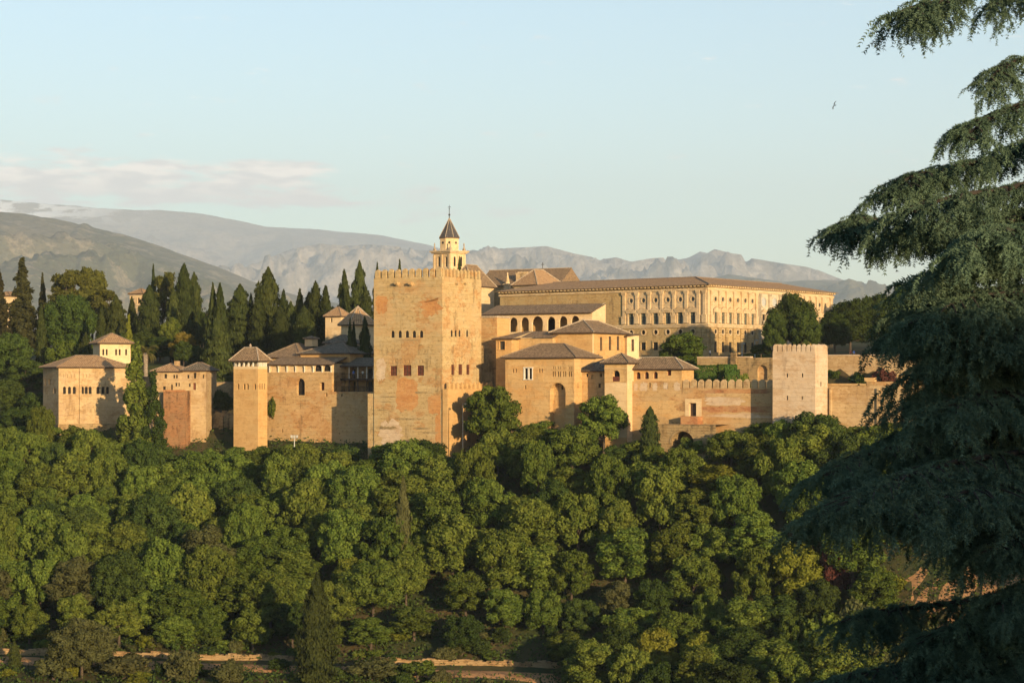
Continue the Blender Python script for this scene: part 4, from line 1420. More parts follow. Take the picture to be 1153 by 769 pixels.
# openings at constant heights (measured at the near corner)
zwin0, zwin1 = zs + .15, fr.z(351)
zoc = fr.z(336.3)
zoc2 = fr.z(373)
zl0, zl1 = fr.z(393.5), fr.z(384.5)
fo = []
for px in FW:
    X = fr.x(px)
    fo.append(('rect', X, 1.5, zwin0, zwin1, 'v'))
    fo.append(('round', X, 1.15, zoc - .575, zoc + .575, 'g'))
    fo.append(('round', X, 1.15, zoc2 - .575, zoc2 + .575, 'd'))
    if px > 715:
        fo.append(('rect', X, 1.4, zl0, zl1, 'd'))
fo.append(('rect', fr.x(568), .9, fr.z(350), fr.z(346), 'd'))
ro = []
for px in RB1 + RB2:
    Yv = fr.y(px)
    ro.append(('rect', Yv, 1.35, zwin0, zwin1, 'v'))
    ro.append(('round', Yv, 1.15, zoc - .575, zoc + .575, 'g'))
    ro.append(('round', Yv, 1.15, zoc2 - .575, zoc2 + .575, 'd'))
    ro.append(('rect', Yv, 1.3, zl0 - .6, zl1, 'd'))
for px in RP:
    Yv = fr.y(px)
    ro.append(('rect', Yv, 1.5, zwin0 + .3, zwin1, 'd'))
    ro.append(('rect', Yv, 1.7, -1, zl1 + .8, 'd'))
mb = MB()
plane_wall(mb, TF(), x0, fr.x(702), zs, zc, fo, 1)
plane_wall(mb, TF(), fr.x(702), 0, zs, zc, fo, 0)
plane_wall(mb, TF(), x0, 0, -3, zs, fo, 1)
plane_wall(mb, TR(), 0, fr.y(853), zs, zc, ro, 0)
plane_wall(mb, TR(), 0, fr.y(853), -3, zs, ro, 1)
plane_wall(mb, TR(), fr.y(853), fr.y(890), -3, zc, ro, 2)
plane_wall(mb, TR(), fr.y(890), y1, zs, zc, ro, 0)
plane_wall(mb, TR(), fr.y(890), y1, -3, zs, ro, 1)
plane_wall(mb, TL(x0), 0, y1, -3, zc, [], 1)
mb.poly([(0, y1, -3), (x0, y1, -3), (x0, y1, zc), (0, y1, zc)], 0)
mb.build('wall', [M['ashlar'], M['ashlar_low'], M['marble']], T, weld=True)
planeF = TF()
for plane, ops in ((planeF, fo), (TR(), ro)):
    for o in ops:
        big = o[0] == 'rect' and o[3] >= zs and o[2] > 1.2
        wobj = add_window(T, plane, o, M['ashlar'], o[5], 0.22 if plane is planeF else .14, 0, pname='oculus' if o[0] == 'round' else 'window')
        c_, w_ = o[1], o[2]
        mb = MB()
        if big:
            mb.box(c_ - w_ / 2 - .4, c_ - w_ / 2, -.22, .05, o[3], o[4], 0, plane)
            mb.box(c_ + w_ / 2, c_ + w_ / 2 + .4, -.22, .05, o[3], o[4], 0, plane)
            mb.box(c_ - w_ / 2 - .6, c_ + w_ / 2 + .6, -.4, .05, o[4], o[4] + .45, 0, plane)
            mb.box(c_ - w_ / 2 - .75, c_ + w_ / 2 + .75, -.5, .05, o[4] + .453, o[4] + .62, 0, plane)
            zt_ = o[4] + .623
            a_, b_, p_ = c_ - w_ / 2 - .75, c_ + w_ / 2 + .75, zt_ + .75
            mb.poly([plane(a_, -.45, zt_), plane(b_, -.45, zt_), plane(c_, -.45, p_)])
            mb.poly([plane(a_, -.5, zt_), plane(c_, -.5, p_), plane(c_, 0, p_), plane(a_, 0, zt_)])
            mb.poly([plane(b_, -.5, zt_), plane(c_, -.5, p_), plane(c_, 0, p_), plane(b_, 0, zt_)])
            mb.build('pediment', M['ashlar'], wobj)
        elif o[0] == 'round':
            n = 14
            for q in range(n):
                a0, a1 = 2 * math.pi * q / n, 2 * math.pi * (q + 1) / n
                zc_ = (o[3] + o[4]) / 2
                P = lambda r_, a_, d_: plane(c_ + r_ * math.cos(a_), d_, zc_ + r_ * math.sin(a_))
                mb.poly([P(.58, a0, -.12), P(.58, a1, -.12), P(.85, a1, -.12), P(.85, a0, -.12)])
                mb.poly([P(.85, a0, -.12), P(.85, a1, -.12), P(.85, a1, .02), P(.85, a0, .02)])
            mb.build('ring', M['ashlar'], wobj)
        elif o[3] < zs:
            mb.box(c_ - w_ / 2 - .3, c_ - w_ / 2, -.15, .05, o[3], o[4], 0, plane)
            mb.box(c_ + w_ / 2, c_ + w_ / 2 + .3, -.15, .05, o[3], o[4], 0, plane)
            mb.box(c_ - w_ / 2 - .3, c_ + w_ / 2 + .3, -.18, .05, o[4], o[4] + .4, 0, plane)
            mb.build('frame', M['ashlar_low'], wobj)


def pil(plane, c_, za, zb, w_=.8, d_=.32, mat='ashlar'):
    mb = MB()
    mb.box(c_ - w_ * .75, c_ + w_ * .75, -d_ * 1.5, .02, za, za + 1.7, 0, plane)
    mb.box(c_ - w_ * .85, c_ + w_ * .85, -d_ * 1.7, .02, za + 1.703, za + 1.9, 0, plane)
    mb.box(c_ - w_ / 2, c_ + w_ / 2, -d_, .02, za + 1.903, zb - .7, 0, plane)
    mb.box(c_ - w_ * .7, c_ + w_ * .7, -d_ * 1.4, .02, zb - .697, zb - .35, 0, plane)
    mb.box(c_ - w_ * .8, c_ + w_ * .8, -d_ * 1.6, .02, zb - .347, zb, 0, plane)
    mb.build('pilaster', M[mat], T)


for px in (703, 717.4, 731.3, 745.2, 759, 773, 786.5, 793.5):
    pil(TF(), fr.x(px), zs + .3, zc0)
rp = [fr.y(800.5)] + [(fr.y(a) + fr.y(b)) / 2 for a, b in zip(RB1, RB1[1:])] + [fr.y(851)]
rp2 = [fr.y(890)] + [(fr.y(a) + fr.y(b)) / 2 for a, b in zip(RB2, RB2[1:])] + [fr.y(935)]
for yv in rp + rp2:
    pil(TR(), yv, zs + .3, zc0)
    mb = MB()
    for q in range(7):
        za = -2 + q * (zs - .7 + 2) / 7
        mb.box(yv - .7, yv + .7, -.35, .02, za, za + (zs - .7 + 2) / 7 - .18, 0, TR())
    mb.build('rusticated_pier', M['ashlar_low'], T)
for px in (787, 794):
    xv = fr.x(px)
    mb = MB()
    for q in range(7):
        za = -2 + q * (zs - .7 + 2) / 7
        mb.box(xv - .8, xv + .8, -.35, .02, za, za + (zs - .7 + 2) / 7 - .18, 0, TF())
    mb.build('rusticated_pier', M['ashlar_low'], T)
for a, b in ((853.5, 855), (864.5, 866.5), (876.5, 878.5), (888, 889.5)):
    ya, yb = fr.y(a), fr.y(b)
    mb = MB()
    for zA, zB in ((-2, zs - .8), (zs + .4, zc0)):
        for yy in (ya + .3, yb - .3):
            mb.box(yy - .38, yy + .38, -.75, .02, zA, zA + 1.4, 0, TR())
            mb.box(yy - .28, yy + .28, -.6, .02, zA + 1.403, zB - .5, 0, TR())
            mb.box(yy - .4, yy + .4, -.75, .02, zB - .497, zB, 0, TR())
    mb.build('paired_columns', M['marble'], T)
for px in RP:
    yv = fr.y(px)
    mb = MB()
    n = 18
    for q in range(n):
        a0, a1 = 2 * math.pi * q / n, 2 * math.pi * (q + 1) / n
        P = lambda r_, a_, d_: (-d_, yv + r_ * math.cos(a_), zoc + r_ * math.sin(a_))
        mb.poly([P(1.1, a0, -.2), P(1.1, a1, -.2), P(1.5, a1, -.2), P(1.5, a0, -.2)])
        mb.poly([P(1.5, a0, -.2), P(1.5, a1, -.2), P(1.5, a1, 0), P(1.5, a0, 0)])
        mb.poly([P(0, a0, -.06), P(1.1, a0, -.06), P(1.1, a1, -.06)], 1)
    mb.build('relief_roundel', [M['marble'], M['lamp_grey']], T)
    part_box('balcony', T, M['marble'], (0.004, .9, yv - 1.3, yv + 1.3, zs + .35, zs + .5), (.8, .9, yv - 1.3, yv + 1.3, zs + .503, zs + 1.35))
    mb = MB()
    mb.poly([(.4, yv - 1.5, zwin1 + .4), (.4, yv + 1.5, zwin1 + .4), (.4, yv, zwin1 + 1.3)])
    mb.box(.004, .45, yv - 1.5, yv + 1.5, zwin1 + .1, zwin1 + .398)
    mb.build('portal_pediment', M['marble'], T)


def ring_band(name, mat, proj, za, zb, dent=False):
    mb = MB()
    mb.box(x0 - proj, proj, -proj, -.004, za, zb)
    mb.box(.004, proj, -.003, y1 + proj, za, zb)
    mb.box(x0 - proj, x0 - .004, -.003, y1 + proj, za, zb)
    if dent:
        for xx in np.arange(x0, 0, 1.1):
            mb.box(xx, xx + .5, -proj - .35, -proj - .002, za - .02, zb - .05)
        for yy in np.arange(0, y1, 1.1):
            mb.box(proj + .002, proj + .35, yy, yy + .5, za - .02, zb - .05)
    mb.build(name, M[mat], T)


ring_band('frieze', 'ashlar', .25, zc0, zc0 + .5)
ring_band('dentil_band', 'ashlar', .5, zc0 + .85, zc0 + 1.25, True)
ring_band('cornice', 'ashlar', 1.15, zc0 + 1.253, zc + .25)
ring_band('string_course', 'ashlar', .45, zs - .35, zs + .05)
ring_band('ledge', 'ashlar', .3, zs - .75, zs - .353)
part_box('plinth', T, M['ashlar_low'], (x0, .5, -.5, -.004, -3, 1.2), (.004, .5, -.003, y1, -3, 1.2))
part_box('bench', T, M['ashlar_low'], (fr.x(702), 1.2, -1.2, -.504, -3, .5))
# low ring of tiled roof
mb = MB()
R_ = 11.0
zr = zc + 2.75
e = 1.25
zc_r = zc + .3
xa, xb, ya, yb = x0 - e, e, -e, y1 + e
ia, ib, ja, jb = xa + R_, xb - R_, ya + R_, yb - R_
roof_face(mb, [(xa, ya, zc_r), (xb, ya, zc_r), (ib, ja, zr), (ia, ja, zr)])
roof_face(mb, [(xb, ya, zc_r), (xb, yb, zc_r), (ib, jb, zr), (ib, ja, zr)])
roof_face(mb, [(xb, yb, zc_r), (xa, yb, zc_r), (ia, jb, zr), (ib, jb, zr)])
roof_face(mb, [(xa, yb, zc_r), (xa, ya, zc_r), (ia, ja, zr), (ia, jb, zr)])
mb.poly([(ia, ja, zr), (ib, ja, zr), (ib, jb, zr), (ia, jb, zr)], 1)
rf = mb.build('roof', [M['roof_warm'], M['roof']], T)
mb = MB()
mb.tube([(xb, ya, zc_r), (ib, ja, zr)], .2, 5)
mb.tube([(ia, ja, zr), (ib, ja, zr), (ib, jb, zr)], .2, 5)
mb.build('ridge', M['ridge_dull'], rf)

# octagonal chapel over the corner of that palace
f7 = Fr(604.5, Y=530, th=38, base=345)
T = f7.thing('palace_chapel', 'square chapel with a pointed tile roof rising over the left end of the golden palace', 'building')
xx0, yy1 = f7.x(579), f7.y(634)
shell(T, f7, xx0, 0, yy1, -3, f7.z(321.5), M['cream'])
part_box('cornice', T, M['ashlar'], (xx0 - .3, .3, -.3, -.004, f7.z(322.5), f7.z(320.8)), (.004, .3, -.003, yy1, f7.z(322.5), f7.z(320.8)))
hip(T, xx0, 0, 0, yy1, f7.z(320.5), f7.z(304, xx0 / 2, yy1 / 2), .7, 'roof_warm', 'ridge')

# church: nave, transept, bell tower
f8 = Fr(630, Y=548, th=30, base=345)
T = f8.thing('church_nave', 'brown tiled church nave roof between the bell tower and the chapel', 'church')
xx0 = f8.x(540)
shell(T, f8, xx0, 0, 12, -5, f8.z(319.5), M['ashlar_low'], [(573.5, 2.2, 345, 349, 'd', 'rect')])
hip(T, xx0, 0, 0, 12, f8.z(319.5), f8.z(303.5, f8.x(580), 6), .5, 'roof', 'ridge', gable=True)
X = f8.x(611, 6)
mb = MB()
mb.tube([(X, 6, f8.z(303.5, X, 6)), (X, 6, f8.z(295.5, X, 6))], .09, 5)
mb.tube([(X - .5, 6, f8.z(298, X, 6)), (X + .5, 6, f8.z(298, X, 6))], .07, 5)
mb.build('roof_cross', M['iron'], T)
for px, w_ in ((586, 1.0), (591.5, 1.3)):
    X = f8.x(px, 1)
    part_box('belfry_stub', T, M['ashlar'], (X - w_, X + w_, .3, 1.6, f8.z(320, X), f8.z(308.5, X)), (X - w_ - .2, X + w_ + .2, .2, 1.7, f8.z(308.4, X), f8.z(307.4, X)), (X - w_ * .6, X + w_ * .6, .5, 1.4, f8.z(307.3, X), f8.z(306, X)))
X = f8.x(571.5, -1)
mb = MB()
zq = f8.z(328, X, -1)
for za, zb, w_ in ((-4, 0, 1.0), (0.003, .5, 1.3), (.503, 1.6, .8), (1.603, 2.0, 1.0)):
    mb.box(X - w_, X + w_, -1 - w_, -1 + w_, zq + za, zq + zb)
mb.lathe(X, -1, [(.7, zq + 2.0), (.45, zq + 3.2), (.15, zq + 4.6), (.25, zq + 4.8), (.03, zq + 5.2)], 8)
mb.build('pinnacle', M['ashlar'], T)
f9 = Fr(530, Y=538, th=30, base=350)
T = f9.thing('church_transept', 'pale church wing with a brown hipped roof beside the bell tower', 'church')
xx0, yy1 = f9.x(505), f9.y(556.5)
shell(T, f9, xx0, 0, yy1, -6, f9.z(321.5), M['cream'])
hip(T, xx0, 0, 0, yy1, f9.z(321.5), f9.z(298.5, xx0 / 2, yy1 / 2), .6, 'roof', 'ridge')
part_box('downpipe', T, M['iron'], (.05, .2, yy1 * .12, yy1 * .12 + .15, -4, f9.z(322)))

fb = Fr(507, Y=552, th=42, base=330)
T = fb.thing('bell_tower', 'church bell tower with a slate spire and cross behind the tallest tower', 'tower')
xx0, yy1 = fb.x(488.2), fb.y(523.6)
zt = fb.z(284.8)
fo = [(494, 2.5, 289, 300.5, 'd', 'arch'), (502.2, 2.5, 289, 300.5, 'd', 'arch')]
ro = [(512, 2.4, 289, 300, 'd', 'arch'), (519.3, 2.4, 289, 300, 'd', 'arch')]
shell(T, fb, xx0, 0, yy1, -4, zt, M['cream'], fo, ro, depth=.8)
mb = MB()
for xx in (xx0 + .25, xx0 * .5, -.25):
    mb.box(xx - .3, xx + .3, -.2, .02, -4, zt - .3, 0)
mb.build('pilaster', M['cream'], T)
mb = MB()
for yy in (.25, yy1 * .5, yy1 - .25):
    mb.box(-.02, .2, yy - .3, yy + .3, -4, zt - .3, 0)
mb.build('pilaster', M['cream'], T)
part_box('cornice', T, M['ashlar'], (xx0 - .45, .45, -.45, yy1 + .45, zt, zt + .35), (xx0 - .8, .8, -.8, yy1 + .8, zt + .353, zt + .75))
cx_, cy_ = xx0 / 2, yy1 / 2
zo0, zo1 = zt + .75, fb.z(268, cx_, cy_)
R8 = 11.2 * 556 / FPX
mb = MB()
mb.lathe(cx_, cy_, [(R8, zo0), (R8, zo1 - .3), (R8 * 1.06, zo1 - .28), (R8 * 1.06, zo1)], 8, ph=.39)
mb.build('octagon_drum', M['cream'], T)
for q in range(8):
    an = .39 + math.pi / 8 + q * math.pi / 4
    ca, sa = math.cos(an), math.sin(an)
    r0 = R8 * math.cos(math.pi / 8)
    mb = MB()
    zc_ = (zo0 * .4 + zo1 * .6)
    pts = [(cx_ + ca * (r0 + .02) - sa * .36 * math.cos(t), cy_ + sa * (r0 + .02) + ca * .36 * math.cos(t), zc_ + .36 * math.sin(t)) for t in np.linspace(0, 2 * math.pi, 12, endpoint=False)]
    mb.poly(pts)
    mb.build('oculus', M['dark'], T)
pyramid(T, cx_, cy_, R8 * 1.1, zo1, fb.z(245.5, cx_, cy_), 8, 'slate', 'ridge', .39, 'spire', .09)
zq = fb.z(245.8, cx_, cy_)
ztip = fb.z(231, cx_, cy_)
mb = MB()
mb.lathe(cx_, cy_, [(.16, zq), (.09, zq + .6), (.28, zq + .8), (.28, zq + 1.0), (.09, zq + 1.2), (.08, ztip - 1.2), (.2, ztip - 1.1), (.06, ztip - .9), (.05, ztip)], 8)
mb.box(cx_ - .55, cx_ + .55, cy_ - .06, cy_ + .06, ztip - .65, ztip - .52)
mb.build('cross', M['iron'], T)
for xx, yy in ((xx0 + .2, .2), (-.2, .2), (-.2, yy1 - .2), (xx0 + .2, yy1 - .2)):
    mb = MB()
    mb.box(xx - .35, xx + .35, yy - .35, yy + .35, zt + .753, zt + 1.2)
    mb.lathe(xx, yy, [(.3, zt + 1.2), (.4, zt + 1.4), (.2, zt + 1.6), (.14, zt + 2.3), (.2, zt + 2.5), (.04, zt + 3.0)], 8)
    mb.build('pinnacle', M['ridge'], T)

# retaining wall along the path at the bottom
mbs = []
for px0, px1, pya, lab in ((-12, 200, 0, 'low rubble wall along the path at lower left'), (205, 330, 0, 'low rubble wall along the path between olive bush and big cypress'), (428, 634, 0, 'sunlit low rubble wall along the path between big cypress and bushes')):
    pts = []
    for px in np.linspace(px0, px1, 44):
        t = (px - CX) / FPX
        q = PL0 + PLN * 1.0
        L_ = (t * q.y - q.x) / (PLD.x - t * PLD.y)
        q = q + PLD * L_
        pts.append((q.x, q.y, ground(q.x, q.y)))
    o0 = Vector(pts[0])
    mb = MB()
    for i, (p, q) in enumerate(zip(pts, pts[1:])):
        hh = random.uniform(.85, 1.15) + .12 * math.sin(i * .7)
        d = Vector((q[0] - p[0], q[1] - p[1], 0)).normalized()
        nrm = Vector((d.y, -d.x, 0)) * .35
        A = Vector(p) - o0
        B = Vector(q) - o0
        for s_ in (1, -1):
            mb.poly([A + nrm * s_ + Vector((0, 0, -.5)), B + nrm * s_ + Vector((0, 0, -.5)), B + nrm * s_ + Vector((0, 0, hh)), A + nrm * s_ + Vector((0, 0, hh))])
        mb.poly([A + nrm + Vector((0, 0, hh)), B + nrm + Vector((0, 0, hh)), B - nrm + Vector((0, 0, hh)), A - nrm + Vector((0, 0, hh))])
        mb.poly([A + nrm + Vector((0, 0, -.5)), A - nrm + Vector((0, 0, -.5)), A - nrm + Vector((0, 0, hh)), A + nrm + Vector((0, 0, hh))])
        mb.poly([B + nrm + Vector((0, 0, -.5)), B - nrm + Vector((0, 0, -.5)), B - nrm + Vector((0, 0, hh)), B + nrm + Vector((0, 0, hh))])
    w = mb.build('rubble_wall', M['rubble'])
    w.location = o0
    tag(w, lab, 'wall')

# ------------------------------------------------------------------ vegetation


def leaf_quads(P, N, size, rs, stretch=1.5, jitter=0.55, up=None):
    """one rhombic leaf clump per point P facing roughly N"""
    n = len(P)
    N = N + rs.normal(0, jitter, (n, 3))
    N /= np.linalg.norm(N, axis=1, keepdims=True) + 1e-9
    R = rs.normal(0, 1, (n, 3)) if up is None else np.tile(up, (n, 1)) + rs.normal(0, .25, (n, 3))
    U = R - (R * N).sum(1, keepdims=True) * N
    U /= np.linalg.norm(U, axis=1, keepdims=True) + 1e-9
    Wv = np.cross(N, U)
    s = size * rs.uniform(.6, 1.35, (n, 1))
    a = U * s * stretch * .5
    b = Wv * s * .5
    V = np.stack([P - a, P + b * .9 + a * .1, P + a, P - b * .9 + a * .1], 1).reshape(-1, 3)
    F = np.arange(n * 4).reshape(n, 4)
    return V, F


def sphere_dirs(n, rs):
    d = rs.normal(0, 1, (n, 3))
    return d / np.linalg.norm(d, axis=1, keepdims=True)


def lobes_cloud(lobes, dens, leaf, rs, inner=0.25, stretch=1.5, jitter=.55):
    Ps, Ns = [], []
    L = np.array(lobes)
    for i, (cx, cy, cz, rx, ry, rz) in enumerate(lobes):
        n = int(dens * (rx * ry + ry * rz + rx * rz) / 3)
        d = sphere_dirs(n, rs)
        lump = 1 + .2 * np.sin(d[:, 0] * 5 + i) * np.cos(d[:, 1] * 6 + 2 * i) + .13 * np.sin(d[:, 2] * 7 + d[:, 0] * 4 + i)
        rr = np.where(rs.random(n) < inner, rs.uniform(.4, .9, n), rs.normal(.98, .06, n)) * lump
        P = np.array([cx, cy, cz]) + d * rr[:, None] * np.array([rx, ry, rz])
        # drop leaves buried deep inside other lobes
        q = (P[:, None, :] - L[None, :, :3]) / L[None, :, 3:]
        dist = np.sqrt((q ** 2).sum(2))
        dist[:, i] = 9
        keep = dist.min(1) > .72
        Ps.append(P[keep])
        Ns.append(d[keep])
    return leaf_quads(np.concatenate(Ps), np.concatenate(Ns), leaf, rs, stretch, jitter)


def trunk_mesh(name, h, r0, tips, rs, lean=0.0, mat='bark', top=None):
    mb = MB()
    n = 6
    top = top or h
    px_, py_ = rs.uniform(-lean, lean, 2)
    spine = [(px_ * (i / n) ** 1.5 * top, py_ * (i / n) ** 1.5 * top, -1.5 + (top + 1.5) * i / n) for i in range(n + 1)]
    mb.tube(spine, [r0 * (1.25 - .9 * i / n) for i in range(n + 1)], 7)
    for t in tips:
        z = max(.25 * h, min(top * .92, t[2] * rs.uniform(.45, .7)))
        k = (z + 1.5) / (top + 1.5)
        s = (px_ * k ** 1.5 * top, py_ * k ** 1.5 * top, z)
        m = tuple((s[i] * .5 + t[i] * .5) + (rs.uniform(-.3, .3) if i < 2 else -.25) for i in range(3))
        mb.tube([s, m, t[:3]], [r0 * .42, r0 * .28, r0 * .12], 5)
    me = mb.build(name, M[mat])
    d = me.data
    bpy.data.objects.remove(me)
    return d


class Kind:
    """a tree kind: shared crown and trunk meshes"""

    def __init__(s, crown, trunk, h, w):
        s.crown, s.trunk, s.h, s.w = crown, trunk, h, w


def plant_tree(name, kind, loc, h, w, label, cat='tree', group=None, mat=None, rot=None, parts=('trunk', 'crown')):
    o = thing(name, label, cat, loc, random.uniform(0, 6.28) if rot is None else rot, group)
    o.scale = (w / kind.w, w / kind.w, h / kind.h)
    for pn, me in zip(parts, (kind.trunk, kind.crown)):
        if me is None:
            continue
        c = bpy.data.objects.new(pn, me)
        COL.objects.link(c)
        c.parent = o
        if mat and pn == parts[1]:
            c.material_slots[0].link = 'OBJECT'
            c.material_slots[0].material = M[mat]
    return o


def broad_kind(seed, h=13.0, w=10.0, nl=24, lr=(0.85, 1.7), leaf=.32, dens=120, base=.10, mat='leafA', bark='bark', squash=.92):
    rs = np.random.default_rng(seed)
    lobes = []
    cz, rz = h * (base + 1) / 2, h * (1 - base) / 2
    tries = 0
    while len(lobes) < nl and tries < 2000:
        tries += 1
        d = sphere_dirs(1, rs)[0]
        if d[2] < -.75:
            continue
        r = rs.uniform(*lr)
        k = rs.uniform(.74, 1.0) if len(lobes) > nl * .2 else rs.uniform(.1, .5)
        sx = w / 2 - r * .8
        p = np.array([d[0] * sx * k, d[1] * sx * k, cz + d[2] * (rz - r * .75) * k])
        if any(np.linalg.norm(p - np.array(q[:3])) < .70 * (r + q[3]) for q in lobes):
            continue
        lobes.append((*p, r, r, r * squash))
    V, F = lobes_cloud(lobes, dens * 3, leaf, rs, .22, 1.5, .5)
    cr = np_me('crown', V, F, M[mat])
    tips = [lobes[i][:3] for i in rs.permutation(len(lobes))[:7]]
    return Kind(cr, trunk_mesh('trunk', h, .28, tips, rs, .04, bark, h * .7), h, w)


def cypress_kind(seed, h=16.0, w=3.4, n=5200, leaf=.42, mat='cyp', blunt=.5, spikes=0):
    rs = np.random.default_rng(seed)
    t = rs.random(n) ** .9
    th = rs.uniform(0, 2 * math.pi, n)
    prof = np.minimum(1, (t / .07) ** .6) * (1 - np.clip((t - .32) / .68, 0, 1) ** (1.55 + blunt)) * .97 + .03
    fl = 1 + .16 * np.sin(th * 5 + 6 * np.sin(t * 9 + seed)) + .12 * np.sin(th * 3 + t * 22 + seed) + .10 * np.sin(t * 47 + th * 2)
    ck = np.floor(t * 26) * 7 + np.floor(th / 6.2832 * 7 + np.floor(t * 26) * .5)
    lumpv = rs.uniform(.78, 1.2, 4000)[ck.astype(int) % 4000]
    r = w / 2 * prof * fl * lumpv * np.where(rs.random(n) < .25, rs.uniform(.3, .85, n), rs.normal(.95, .07, n))
    lx_, ly_ = rs.uniform(-.02, .02, 2) * h
    P = np.stack([r * np.cos(th) + lx_ * t ** 2, r * np.sin(th) + ly_ * t ** 2, .02 * h + t * h * .97 + (lumpv - 1) * .8], 1)
    N = np.stack([np.cos(th), np.sin(th), np.full(n, .25)], 1)
    V, F = leaf_quads(P, N, leaf, rs, 2.2, .5, up=np.array([0, 0, 1.0]))
    return Kind(np_me('crown', V, F, M[mat]), trunk_mesh('trunk', h, .16, [], rs, 0, 'bark', h * .6), h, w)


def conifer_kind(seed, h=24.0, w=9.0, layers=25, mat='fir'):
    """tall fir with flat tiers and gaps between them"""
    rs = np.random.default_rng(seed)
    Ps, Ns = [], []
    tips = []
    for L in range(layers):
        f = L / (layers - 1)
        z = h * (.14 + .84 * f)
        R = (w / 2) * (1 - f) ** .75 * rs.uniform(.85, 1.1) + .25
        for q in range(int(6 + 3 * (1 - f))):
            a = rs.uniform(0, 6.283)
            R2 = R * rs.uniform(.7, 1.1)
            m = int(20 + 75 * R2 / 2)
            s = rs.random(m) ** .7
            wdt = .22 * R2 * (1.1 - s) + .12
            x = s * R2
            y = rs.normal(0, 1, m) * wdt
            zz = z + .12 * R2 * s - .30 * R2 * s ** 2 + rs.normal(0, .24, m)
            Ps.append(np.stack([x * math.cos(a) - y * math.sin(a), x * math.sin(a) + y * math.cos(a), zz], 1))
            Ns.append(np.tile([math.cos(a) * .4, math.sin(a) * .4, .9], (m, 1)))
    V, F = leaf_quads(np.concatenate(Ps), np.concatenate(Ns), .45, rs, 1.9, .5)
    return Kind(np_me('crown', V, F, M[mat]), trunk_mesh('trunk', h, .35, [], rs, 0, 'bark', h * .97), h, w)


def pine_kind(seed, h=20.0, w=11.0, nl=16, mat='pine', base=.45):
    rs = np.random.default_rng(seed)
    lobes = []
    tries = 0
    while len(lobes) < nl and tries < 3000:
        tries += 1
        r = rs.uniform(1.4, 2.5)
        a = rs.uniform(0, 6.28)
        z = rs.uniform(base, .93) * h
        f = (z / h - base) / (1 - base)
        R = (w / 2 - r * .7) * (1 - f ** 2.5 * .75) * math.sqrt(rs.uniform(0.05, 1))
        p = np.array([R * math.cos(a), R * math.sin(a), z])
        if any(np.linalg.norm(p - np.array(q[:3])) < .55 * (r + q[3]) for q in lobes):
            continue
        lobes.append((*p, r, r, r * .62))
    V, F = lobes_cloud(lobes, 230, .42, rs, .2, 1.7)
    return Kind(np_me('crown', V, F, M[mat]), trunk_mesh('trunk', h, .38, [q[:3] for q in lobes[:10]], rs, .06, 'bark', h * .85), h, w)


def poplar_kind(seed, h=26.0, w=9.0, mat='leafA'):
    rs = np.random.default_rng(seed)
    lobes = []
    for i in range(58):
        t = rs.uniform(.03, .97)
        R = w / 2 * (1 - abs(t - .3) ** 1.1 * 1.3)
        R = max(.4, R)
        a = rs.uniform(0, 6.28)
        k = math.sqrt(rs.random()) * .72
        r = rs.uniform(.9, 1.5) * (1.15 - .6 * t)
        lobes.append((R * k * math.cos(a), R * k * math.sin(a), t * h, r * .8, r * .8, r * 1.35))
    V, F = lobes_cloud(lobes, 210, .42, rs, .3, 1.5, .7)
    return Kind(np_me('crown', V, F, M[mat]), trunk_mesh('trunk', h, .3, [q[:3] for q in lobes[:10]], rs, .02, 'bark_pale', h * .9), h, w)


BROAD = [broad_kind(100 + i, nl=30 + (i % 3) * 5, h=(13, 15, 12)[i % 3], w=(10, 9, 11)[i % 3]) for i in range(9)]
BIG = [broad_kind(200 + i, h=15, w=13, nl=52, lr=(1.0, 2.0), dens=100, base=.10) for i in range(3)]
BUSH = [broad_kind(300 + i, h=5, w=6, nl=14, lr=(.7, 1.3), leaf=.34, dens=110, base=.0) for i in range(3)]
CYP = [cypress_kind(400 + i, w=3.4 + .5 * (i % 3), blunt=.3 + .4 * (i % 3)) for i in range(5)]
CYPW = [cypress_kind(450 + i, h=18, w=6.5, n=8000, blunt=1.2) for i in range(2)]
PINE = [pine_kind(500 + i) for i in range(3)]
FIR = [conifer_kind(600 + i) for i in range(2)]
POP = poplar_kind(700)


OPEN = [broad_kind(800 + i, h=13, w=10, nl=46, lr=(.7, 1.35), leaf=.32, dens=120, base=.16) for i in range(2)]


def at_px(px, Y):
    p = pix(px, YH, Y)
    return p.x, p.y


def put(name, kind, px, Y, py_top, w_px, label, py_base=None, mat=None, group=None, cat='tree'):
    """a tree at column px and distance Y whose top shows at row py_top"""
    x, y = at_px(px, Y)
    zt_ = (YH - py_top) / FPX * Y
    if name == 'ivy':
        o_ = plant_tree(name, Kind(kind.crown, None, kind.h, kind.w), (x, y, (YH - py_base) / FPX * Y), (py_base - py_top) * Y / FPX, w_px * Y / FPX, label, cat, group, mat, .3, ('stem', 'foliage'))
        return o_
    zb_ = ground(x, y) if py_base is None else min(ground(x, y) + .5, (YH - py_base) / FPX * Y)
    h = max(2.0, zt_ - zb_)
    return plant_tree(name, kind, (x, y, zb_), h, w_px * Y / FPX, label, cat, group, mat)


